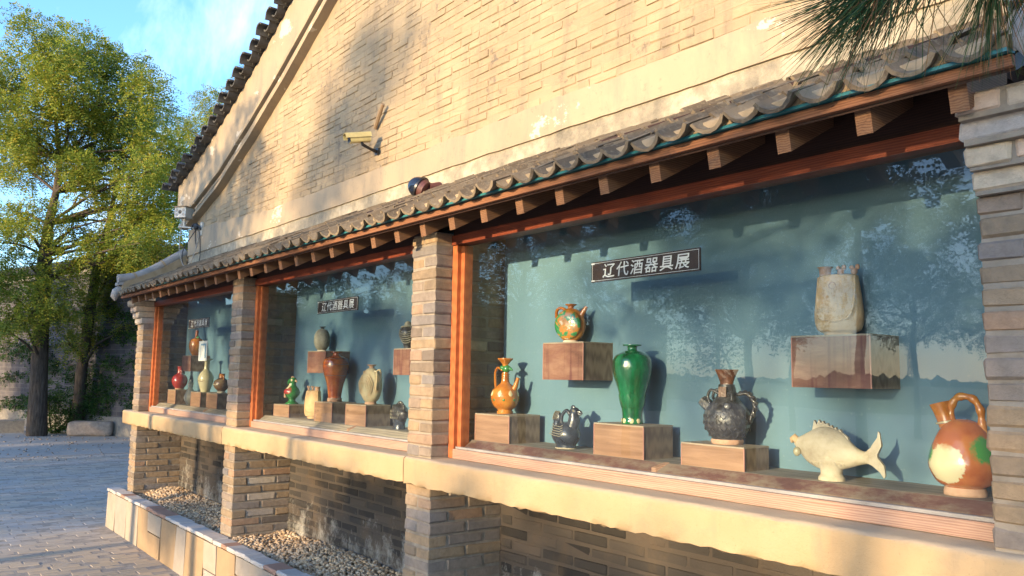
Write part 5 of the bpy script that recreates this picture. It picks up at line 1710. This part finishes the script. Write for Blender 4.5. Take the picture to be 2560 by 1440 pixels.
# ------------------------------------------------------------------ left background
CROWN_A = [(-22.68, 2.64, 10.03, 0.54), (-23.46, 2.53, 10.68, 0.25), (-25.29, 3.84, 10.88, 0.79), (-25.13, 2.83, 9.66, 0.87), (-22.33, 3.37, 8.78, 0.89), (-23.19, 4.3, 9.79, 0.74), (-23.01, 4.86, 9.66, 0.74), (-21.4, 5.01, 8.6, 0.6), (-23.55, 5.96, 8.94, 0.45), (-23.22, 2.52, 7.9, 0.79), (-23.92, 3.41, 8.04, 0.84), (-23.84, 4.21, 8.74, 0.86), (-22.96, 4.82, 8.43, 0.84), (-25.35, 3.04, 7.07, 0.65), (-24.8, 4.54, 8.13, 0.67), (-25.16, 5.43, 8.51, 0.93), (-21.82, 5.47, 7.55, 0.62), (-23.09, 6.23, 7.52, 0.55), (-24.41, 4.92, 7.21, 0.77), (-23.16, 3.9, 7.12, 0.51), (-21.0, 4.86, 6.46, 0.58), (-25.46, 5.52, 6.45, 0.7), (-22.06, 5.53, 6.03, 0.51), (-23.06, 4.31, 6.33, 0.52), (-27.05, 3.04, 6.11, 0.57), (-23.73, 5.4, 5.28, 0.54), (-23.7, 4.69, 5.3, 0.43), (-26.59, 2.59, 7.58, 0.67), (-20.88, 5.47, 4.94, 0.39), (-23.23, 6.51, 7.04, 0.44), (-22.07, 6.04, 5.79, 0.42), (-22.33, 3.25, 9.36, 0.59), (-25.94, 2.39, 9.21, 0.55), (-27.69, 2.05, 8.53, 0.92), (-24.2, 1.69, 9.0, 0.71)]
CROWN_A_LOW = [(-24.29, 2.86, 3.81, 0.61), (-23.35, 3.45, 3.59, 0.55), (-24.21, 3.07, 4.44, 0.46), (-23.58, 3.9, 4.05, 0.41), (-23.65, 3.0, 3.07, 0.5), (-24.05, 3.69, 3.03, 0.41), (-24.58, 2.69, 3.0, 0.41), (-24.79, 2.29, 4.01, 0.62)]
CROWN_B = [(-25.32, 5.01, 4.06, 0.51), (-24.88, 4.66, 3.45, 0.55), (-24.98, 5.22, 4.39, 0.45), (-25.69, 4.91, 2.83, 0.51), (-24.58, 4.37, 2.45, 0.32), (-24.92, 5.68, 3.63, 0.34), (-24.11, 5.63, 3.03, 0.27), (-24.26, 5.35, 4.78, 0.44), (-23.21, 5.8, 4.83, 0.38), (-24.47, 5.74, 4.28, 0.34), (-23.96, 5.15, 5.28, 0.43), (-24.45, 5.97, 5.67, 0.45), (-23.09, 6.28, 4.87, 0.33), (-24.88, 4.77, 4.79, 0.44), (-22.98, 6.47, 6.43, 0.44), (-23.72, 6.19, 5.82, 0.44)]
CROWN_C = [(-32.8, 10.25, 12.52, 0.65), (-32.5, 10.67, 11.87, 0.64), (-34.84, 10.46, 11.87, 0.68), (-35.15, 10.29, 10.69, 0.68), (-33.14, 11.47, 13.39, 0.5), (-35.88, 9.93, 12.17, 0.69), (-33.07, 10.29, 10.6, 0.48), (-36.02, 9.75, 10.24, 0.68), (-31.74, 11.29, 13.47, 0.4)]
rx_ = random.Random(77)
EXTRA_A = [(c[0] + rx_.uniform(-.9, .9), c[1] + rx_.uniform(-.7, .7), c[2] + rx_.uniform(-.6, .4), 0.42) for c in CROWN_A[2:] for k_ in range(1)]
EXTRA_A += [(-21.5, 5.6, 5.6, 0.5), (-21.2, 5.7, 4.9, 0.45), (-22.3, 5.2, 4.6, 0.5), (-22.6, 4.6, 5.0, 0.5), (-23.4, 3.4, 5.6, 0.5), (-24.0, 2.9, 5.6, 0.5), (-23.0, 3.9, 4.7, 0.42), (-21.9, 5.9, 6.7, 0.5), (-24.6, 2.6, 5.0, 0.45)]
TA = [(-25.16, 3.8, -0.05), (-25.04, 3.74, 1.16), (-24.96, 3.7, 2.0), (-24.85, 3.65, 3.06), (-24.74, 3.61, 4.12), (-24.66, 3.59, 4.75), (-24.53, 3.6, 5.6), (-24.35, 3.69, 6.45), (-24.22, 3.7, 7.3), (-24.21, 3.53, 8.35), (-24.26, 3.28, 9.41)]
tree('locust_tree', 'tall feathery yellow-green tree with a thick grey trunk left of the building', TA, [0.26, 0.22, 0.205, 0.195, 0.20, 0.17, 0.12, 0.09, 0.07, 0.05, 0.03], CROWN_A + CROWN_A_LOW + EXTRA_A, M_leaf, 11, density=600, L=0.34, nl=12, lw=0.019, ll=0.08, base=(-25.16, 3.8, 0), r0=0.045, fill=0.15)
TB = [(-25.85, 4.87, -0.05), (-25.61, 4.85, 1.81), (-25.39, 4.9, 3.16), (-25.17, 4.95, 4.5), (-24.95, 5.07, 5.39), (-24.78, 5.15, 6.18), (-24.53, 5.24, 7.41)]
tree('locust_tree', 'slimmer dark-trunked tree leaning right behind the thick-trunked one', TB, [0.17, 0.15, 0.14, 0.12, 0.10, 0.07, 0.03], CROWN_B, M_leaf, 12, density=760, L=0.32, nl=12, lw=0.016, ll=0.07, base=(-25.85, 4.87, 0))
TC_ = [(-34.2, 10.5, -0.05), (-34.1, 10.5, 4), (-34, 10.5, 8), (-33.8, 10.6, 11)]
tree('distant_tree', 'pale green tree whose top shows behind the tiled gable edge', TC_, [0.25, 0.2, 0.14, 0.06], CROWN_C, M_leaf, 13, density=700, L=0.42, nl=12, lw=0.02, ll=0.09, base=(-34.2, 10.5, 0))

# courtyard wall with tiled coping
WA, WB_ = Vector((-44.0, 0.22, 0)), Vector((-13.5, 8.6, 0))
cw = thing('courtyard_wall', 'high dark stone wall with tiled coping behind the trees', 'wall', WA)
du_ = (WB_ - WA).normalized()
nu_ = Vector((du_.y, -du_.x, 0))             # towards the camera side
def wp_(s_, n_, z_):
    return tuple(WA + du_ * s_ + nu_ * n_ + Vector((0, 0, z_)))
Lw = (WB_ - WA).length
def slab(s0, s1, n0, n1, z0, z1):
    mb = MB()
    mb.add([wp_(s0, n0, z0), wp_(s1, n0, z0), wp_(s1, n1, z0), wp_(s0, n1, z0), wp_(s0, n0, z1), wp_(s1, n0, z1), wp_(s1, n1, z1), wp_(s0, n1, z1)],
           [(0, 3, 2, 1), (4, 5, 6, 7), (0, 1, 5, 4), (1, 2, 6, 5), (2, 3, 7, 6), (3, 0, 4, 7)])
    return mb
put('wall', slab(0, Lw, -0.5, 0, 0, 4.55), M_court, cw)
put('plinth', slab(0, Lw, 0.0005, 0.12, 0, 0.5), M_kerb, cw)
put('cornice', slab(0, Lw, -0.55, 0.1, 4.551, 4.72), M_kerb, cw)
mb = MB()
mb.loft([[wp_(s_, 0.24, 4.721), wp_(s_, 0.24, 4.78), wp_(s_, -0.1, 5.05), wp_(s_, -0.25, 5.12), wp_(s_, -0.75, 4.78), wp_(s_, -0.75, 4.721)] for s_ in (0, Lw)])
cop = put('coping', mb, M_darktile, cw)
hm = arc_tile('coping_tile', 0.075, R(85), 0.45, 0.015, 3)
ang = math.atan2(-nu_.y, -nu_.x) - math.pi / 2
k = 0
s_ = 4.0
while s_ < Lw - 1 and k < 95:
    o = link('coping_tile', hm, M_darktile, cop, Vector(wp_(s_, 0.27, 4.835)) - wloc(cop))
    o.rotation_euler = (Matrix.Rotation(ang, 3, 'Z') @ Matrix.Rotation(R(38), 3, 'X') @ Matrix.Rotation(math.pi, 3, 'Y')).to_euler()
    s_ += 0.26
    k += 1
BA, BB_ = Vector((-36.6, 1.9, 0)), Vector((-30.5, -30.0, 0))
bw_ = thing('battlemented_wall', 'dark wall with toothed top mirrored in the farthest window', 'wall', BA)
bd, bn = (BB_ - BA).normalized(), Vector(((BB_ - BA).normalized().y, -(BB_ - BA).normalized().x, 0))
def bslab(s0, s1, z0, z1, th):
    mb = MB()
    P8 = [tuple(BA + bd * a_ + bn * b_ + Vector((0, 0, c_))) for c_ in (z0, z1) for a_, b_ in ((s0, -th), (s1, -th), (s1, th), (s0, th))]
    mb.add(P8, [(0, 3, 2, 1), (4, 5, 6, 7), (0, 1, 5, 4), (1, 2, 6, 5), (2, 3, 7, 6), (3, 0, 4, 7)])
    return mb
put('wall', bslab(0, 32, 0, 4.6, 0.4), M_court, bw_)
for k in range(21):
    put('merlon', bslab(0.3 + k * 1.5, 1.3 + k * 1.5, 4.601, 5.25, 0.25), M_court, bw_)
# creeper in level rows on the wall
iv = []
rr = random.Random(4)
for zrow in (0.9, 1.5, 2.05, 2.6, 3.3):
    s_ = 7.0
    while s_ < 26:
        if rr.random() < 0.74:
            iv.append((*wp_(s_, 0.08, zrow + 0.18 * math.sin(s_ * 0.6 + zrow * 3) + rr.uniform(-.08, .08)), rr.uniform(0.12, 0.26)))
        s_ += 0.3
ivy = thing('creeper', 'dark green creeper trailing in level rows over the courtyard wall', 'creeper', wp_(16, 0.05, 0.6))
mb = MB()
for zrow in (0.9, 1.5, 2.05, 2.6, 3.3):
    mb.tube([wp_(s_ * 0.5, 0.03, zrow + 0.18 * math.sin(s_ * 0.3 + zrow * 3)) for s_ in range(14, 52)], 0.012, 5)
put('stems', mb, M_bark, ivy, fix=False)
leaf_obj('leaves', iv, M_bush, ivy, 700, 0.14, 6, 0.022, 0.06, 21, 0.6)
def bush(label, clumps, seed):
    c0 = clumps[0]
    b = thing('bush', label, 'bush', (c0[0], c0[1], 0), 'bushes at the foot of the wall')
    mb = MB()
    for (x, y, z, r) in clumps:
        mb.tube([(c0[0] + random.uniform(-.1, .1), c0[1] + random.uniform(-.1, .1), 0), (x, y, z * 0.6), (x, y, z)], [0.03, 0.02, 0.008], 6)
    put('stems', mb, M_bark, b, fix=False)
    leaf_obj('foliage', clumps, M_bush, b, 800, 0.2, 9, 0.017, 0.06, seed, 0.3)
bush('dark green bush behind the thick tree trunk', [(-26.0, 4.35, 0.45, 0.5), (-26.1, 3.95, 0.75, 0.45), (-25.9, 4.7, 0.8, 0.5), (-25.8, 4.6, 0.35, 0.4), (-26.2, 4.2, 1.15, 0.35), (-25.7, 4.95, 0.5, 0.35)], 31)
bush('dark green bush behind the stone block', [(-25.2, 5.75, 0.5, 0.5), (-25.0, 6.1, 0.7, 0.5), (-25.3, 5.4, 0.95, 0.5), (-24.9, 6.3, 1.1, 0.45), (-25.1, 5.7, 1.4, 0.4), (-24.5, 6.6, 0.6, 0.45), (-24.6, 6.7, 1.2, 0.35)], 32)
# rounded stone block
bm = bmesh.new()
bmesh.ops.create_cube(bm, size=1)
for v in bm.verts:
    v.co = Vector((v.co.x * 1.12, v.co.y * 0.45, v.co.z * 0.40))
bmesh.ops.bevel(bm, geom=list(bm.edges), offset=0.11, segments=3, affect='EDGES', profile=0.6)
for v in bm.verts:
    v.co += Vector((random.uniform(-.012, .012), random.uniform(-.012, .012), random.uniform(-.01, .01)))
m = bpy.data.meshes.new('stone_block')
bm.to_mesh(m); bm.free(); m.shade_smooth()
sb = link('stone_block', m, M_stone, None, (-24.6, 5.0, 0.19), (0, 0, math.atan2(1.01, 0.48)))
tag(sb, 'long rounded grey-brown stone block lying on the ground by the bushes', 'stone')
kb = MB()
kb.loft([[(-27.2 + 0.22 * u_, 0.6 + 3.1 * u_, 0), (-26.85 + 0.22 * u_, 0.6 + 3.1 * u_, 0), (-26.87 + 0.22 * u_, 0.6 + 3.1 * u_, 0.33), (-27.2 + 0.22 * u_, 0.6 + 3.1 * u_, 0.35)] for u_ in (0, .33, .66, 1)])
tag(put('kerb_wall', kb, M_kerb, None, base=(-27, 2, 0)), 'low stone kerb left of the thick tree trunk', 'kerb')
V, F = pebbles(350, -27, -18, 1.5, 5.6, lambda x, y: np.full(len(x), 0.008), 0.008, 0.028, RNG)
o = link('litter', np_mesh('litter', V, F), M_stone, ground)
o['kind'] = 'stuff'

# ------------------------------------------------------------------ trees in front of the building (some mirrored in the glass, others added to shade the facade)
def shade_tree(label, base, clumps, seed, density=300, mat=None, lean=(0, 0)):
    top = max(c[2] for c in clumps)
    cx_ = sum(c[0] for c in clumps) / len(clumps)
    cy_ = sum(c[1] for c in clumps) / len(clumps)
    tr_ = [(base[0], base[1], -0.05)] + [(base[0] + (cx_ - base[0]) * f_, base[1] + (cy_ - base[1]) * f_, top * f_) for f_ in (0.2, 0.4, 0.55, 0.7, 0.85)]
    return tree('yard_shade_tree', label, tr_, [0.11, 0.09, 0.08, 0.07, 0.05, 0.03], clumps, mat or M_leafdark, seed, density, 0.3, 8, 0.028, 0.085, 'trees across the yard, mirrored in the glass', (base[0], base[1], 0))
def crown(cx, cy, cz, rx, ry, rz_, n, rr0, seed):
    rr = random.Random(seed)
    out = []
    while len(out) < n:
        u_ = Vector((rr.uniform(-1, 1), rr.uniform(-1, 1), rr.uniform(-1, 1)))
        if u_.length < 1:
            out.append((cx + u_.x * rx, cy + u_.y * ry, cz + u_.z * rz_, rr0 * rr.uniform(0.7, 1.25)))
    return out
shade_tree('dark leafy tree mirrored at the right of the nearest window glass', (-7.6, -8.6), crown(-7.55, -8.6, 5.55, 1.75, 1.3, 1.2, 20, 0.58, 1), 41, 320)  # crown shaped so its shade falls on the left of the gable
shade_tree('dark leafy tree mirrored beside the upper right glass edge', (-5.4, -9.4), crown(-5.7, -9.4, 4.65, 1.2, 1.0, 0.5, 11, 0.5, 2), 42, 230)  # crown shaped to shade the left and middle bays
shade_tree('low unseen tree added in the yard to shade the middle window', (-3.9, -10.2), crown(-3.95, -10.2, 4.8, 1.0, 0.9, 0.3, 8, 0.42, 3), 43, 200)  # out of view, added to shade the middle bay
shade_tree('airy unseen tree added to shade the nearest window and right pillar', (1.2, -16), crown(1.15, -16, 5.95, 1.05, 1.0, 0.42, 17, 0.38, 7) + [(2.0, -16, 5.2, 0.32), (2.12, -16, 5.55, 0.36), (2.0, -15.9, 5.85, 0.36), (2.1, -16.1, 6.15, 0.36), (2.05, -16.2, 6.4, 0.32), (2.0, -16.2, 4.9, 0.28), (2.08, -15.8, 5.4, 0.34), (2.1, -15.9, 5.7, 0.34), (2.02, -16.3, 6.0, 0.34), (2.1, -16.2, 6.3, 0.32), (2.05, -15.8, 5.05, 0.28)], 44, 165)  # out of view, added for shade; extra clumps cover the right pillar
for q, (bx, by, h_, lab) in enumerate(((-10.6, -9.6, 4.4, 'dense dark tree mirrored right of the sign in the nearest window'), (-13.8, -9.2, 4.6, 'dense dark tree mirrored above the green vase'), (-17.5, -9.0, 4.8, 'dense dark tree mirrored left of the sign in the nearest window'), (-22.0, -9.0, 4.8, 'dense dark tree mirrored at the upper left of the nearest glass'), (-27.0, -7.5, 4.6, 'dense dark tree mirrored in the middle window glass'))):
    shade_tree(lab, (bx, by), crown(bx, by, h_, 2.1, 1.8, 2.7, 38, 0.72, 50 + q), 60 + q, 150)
for q, (bx, by, h_) in enumerate(((-9.2, -21, 4.6), (-13.0, -22, 5.2), (-17.0, -21, 6.9), (-21.0, -22, 7.3), (-25.0, -21.5, 7.4))):  # row added to shade the road and the courtyard wall
    shade_tree(('nearest tree', 'second tree', 'third tree', 'fourth tree', 'farthest tree')[q] + ' of the far row added across the yard to shade the road', (bx, by), crown(bx, by, h_, 2.3, 1.5, 2.0 + 0.2 * q, 24, 0.8, 70 + q), 80 + q, 200)

for q, (bx, by, zc, rx) in enumerate(((-4.5, -21, 5.4, 0.8), (-1.9, -21.5, 5.25, 1.1), (0.4, -21, 5.15, 1.0), (2.4, -21.5, 5.15, 0.9))):  # out of view, added to shade the base wall
    shade_tree(('first', 'second', 'third', 'last')[q] + ' of the low unseen trees added opposite to shade the wall below the sill', (bx, by), crown(bx, by, zc, rx, 0.9, 0.32, 12, 0.42, 90 + q) + ([(-2.65, -21.5, 8.35, 0.5), (-2.05, -21.4, 8.8, 0.5), (-1.65, -21.6, 9.15, 0.42), (-2.9, -21.3, 8.0, 0.36), (-2.4, -21.7, 8.6, 0.45)] if q == 1 else []), 95 + q, 420)  # high clumps on the second tree cast a soft patch on the gable

# ------------------------------------------------------------------ pine next to the camera; one bough hangs into view
pine = thing('pine_tree', 'pine tree whose long-needled bough hangs in at the upper right', 'tree', (1.9, -2.0, 0))
mb = MB()
PTK = [(1.9, -2.0, -0.05), (1.85, -1.95, 1.0), (1.7, -1.85, 2.0), (1.5, -1.7, 2.9), (1.3, -1.6, 3.6)]
mb.tube(PTK, [0.16, 0.14, 0.12, 0.09, 0.05], 12)
put('trunk', mb, M_bark, pine, True)
rngp = np.random.default_rng(5)
twigs = []
NV, NF = [], []
def needles(p0, axis, n, length, width, spread, gravity):
    axis = np.array(axis, float) / np.linalg.norm(axis)
    d = unit(axis[None] + rngp.normal(size=(n, 3)) * spread)
    d[:, 2] -= gravity * rngp.uniform(0.2, 1.0, n)
    d = unit(d)
    L_ = length * rngp.uniform(0.65, 1.1, (n, 1))
    p = np.array(p0)[None] + rngp.normal(size=(n, 3)) * 0.006
    sd = unit(np.cross(d, rngp.normal(size=(n, 3)))) * width
    m1 = p + d * L_ * 0.5 + np.array([0, 0, -1.0]) * gravity * 0.02
    tp = p + d * L_ + np.array([0, 0, -1.0]) * gravity * 0.10 * L_
    V = np.stack([p - sd, p + sd, m1 + sd, m1 - sd, tp + sd * 0.3, tp - sd * 0.3], 1).reshape(-1, 3)
    b_ = (np.arange(n) * 6)[:, None]
    F = np.concatenate([b_ + np.array([0, 1, 2, 3]), b_ + np.array([3, 2, 4, 5])])
    o_ = sum(len(v) for v in NV)
    NV.append(V)
    NF.append(F + o_)
# bough into view
tw = bez([(1.5, -1.7, 2.9), (0.7, -0.3, 3.0), (0.0, 0.8, 2.75), (-0.33, 1.28, 2.50), (-0.50, 1.26, 2.43), (-0.585, 1.185, 2.375)], 6)
mb = MB()
mb.tube(tw, [0.05 - 0.045 * i / (len(tw) - 1) for i in range(len(tw))], 8)
put('bough', mb, M_bark, pine, True, fix=False)
mb = MB()
side_t = []
for st_, en in (((-0.45, 1.27, 2.455), (-0.50, 1.33, 2.40)), ((-0.52, 1.25, 2.42), (-0.60, 1.22, 2.40)), ((-0.4, 1.29, 2.48), (-0.43, 1.36, 2.42)), ((-0.56, 1.21, 2.39), (-0.62, 1.16, 2.365)), ((-0.33, 1.28, 2.5), (-0.36, 1.38, 2.47))):
    mb.tube([st_, tuple(Vector(st_).lerp(Vector(en), .5)), en], [0.004, 0.003, 0.002], 6)
    side_t.append((st_, en))
put('twigs', mb, M_bark, pine, True, fix=False)
for st_, en in side_t:
    a, b = Vector(st_), Vector(en)
    for k in range(7):
        needles(a.lerp(b, k / 6), (b - a).normalized() + Vector((0, 0, -0.35)), 28, 0.18, 0.0008, 0.42, 0.8)
needles((-0.60, 1.165, 2.365), (-0.55, -0.75, -0.18), 80, 0.18, 0.00075, 0.36, 0.3)
needles((-0.59, 1.18, 2.37), (-0.6, -0.45, -0.55), 55, 0.18, 0.00075, 0.34, 0.5)
# rest of the crown: unseen boughs placed to shade the nearest window
mb = MB()
for k in range(16):
    a0 = Vector(PTK[random.randrange(2, 5)])
    e = Vector((random.uniform(-2.1, 0.6), random.uniform(-3.9, -1.6), 0))
    dd_ = 2.94 - e.y
    e.z = random.uniform(1.95, 2.7) + 0.197 * dd_
    m_ = a0.lerp(e, 0.5) + Vector((0, 0, 0.15))
    mb.tube([a0, m_, e], [0.03, 0.018, 0.006], 6)
    for q in range(11):
        pp = m_.lerp(e, q / 10) + Vector((random.uniform(-.22, .22), random.uniform(-.22, .22), random.uniform(-.12, .16)))
        needles(pp, (e - m_).normalized() + Vector((random.uniform(-.8, .8), random.uniform(-.8, .8), 0.3)), 46, 0.17, 0.0024, 0.75, 0.15)
put('branches', mb, M_bark, pine, True, fix=False)
NVa, NFa = np.concatenate(NV), np.concatenate(NF)
link('needles', np_mesh('needles', NVa - np.array(wloc(pine)), NFa), M_needle, pine)

# ------------------------------------------------------------------ far land, mirrored in the glass
rr = np.random.default_rng(9)
n = 1500
a = rr.uniform(R(185), R(300), n)
dist = rr.uniform(520, 640, n)
Vs, Fs, off = [], [], 0
for i in range(n):
    s = rr.uniform(2.0, 4.2)
    v = IV * np.array([s * 1.5, s * 1.5, s * rr.uniform(.6, 1.1)]) * rr.uniform(.75, 1.25, (12, 1)) + np.array([dist[i] * math.cos(a[i]), dist[i] * math.sin(a[i]), s * 0.4])
    Vs.append(v); Fs.append(IFc + off); off += 12
o = link('distant_wood', np_mesh('distant_wood', np.concatenate(Vs), np.concatenate(Fs)), M_leafdark)
o['kind'] = 'stuff'
o['label'] = 'line of far trees on the horizon mirrored in the nearest window'
pyl = thing('power_pylon', 'lattice power pylon on the horizon mirrored at the right of the glass', 'pylon', (-390, -805, 0))
mb = MB()
px_, py_ = -390, -805
for sx in (-1, 1):
    for sy in (-1, 1):
        mb.tube([(px_ + 5 * sx, py_ + 5 * sy, 0), (px_ + 1.2 * sx, py_ + 1.2 * sy, 30), (px_, py_, 36)], 0.4, 5)
for k in range(7):
    z0, z1 = k * 4.3, (k + 1) * 4.3
    w0, w1 = 5 - 3.8 * z0 / 30, 5 - 3.8 * z1 / 30
    for (ax, ay, bx_, by_) in ((-1, -1, 1, -1), (1, -1, 1, 1), (1, 1, -1, 1), (-1, 1, -1, -1)):
        mb.tube([(px_ + ax * w0, py_ + ay * w0, z0), (px_ + bx_ * w1, py_ + by_ * w1, z1)], 0.25, 4)
        mb.tube([(px_ + bx_ * w0, py_ + by_ * w0, z0), (px_ + ax * w1, py_ + ay * w1, z1)], 0.25, 4)
put('tower', mb, M_steel, pyl, fix=False)
for zc in (22, 27, 32):
    mb = MB()
    mb.tube([(px_ - 7, py_, zc), (px_ + 7, py_, zc)], 0.4, 5)
    put('cross_arm', mb, M_steel, pyl)
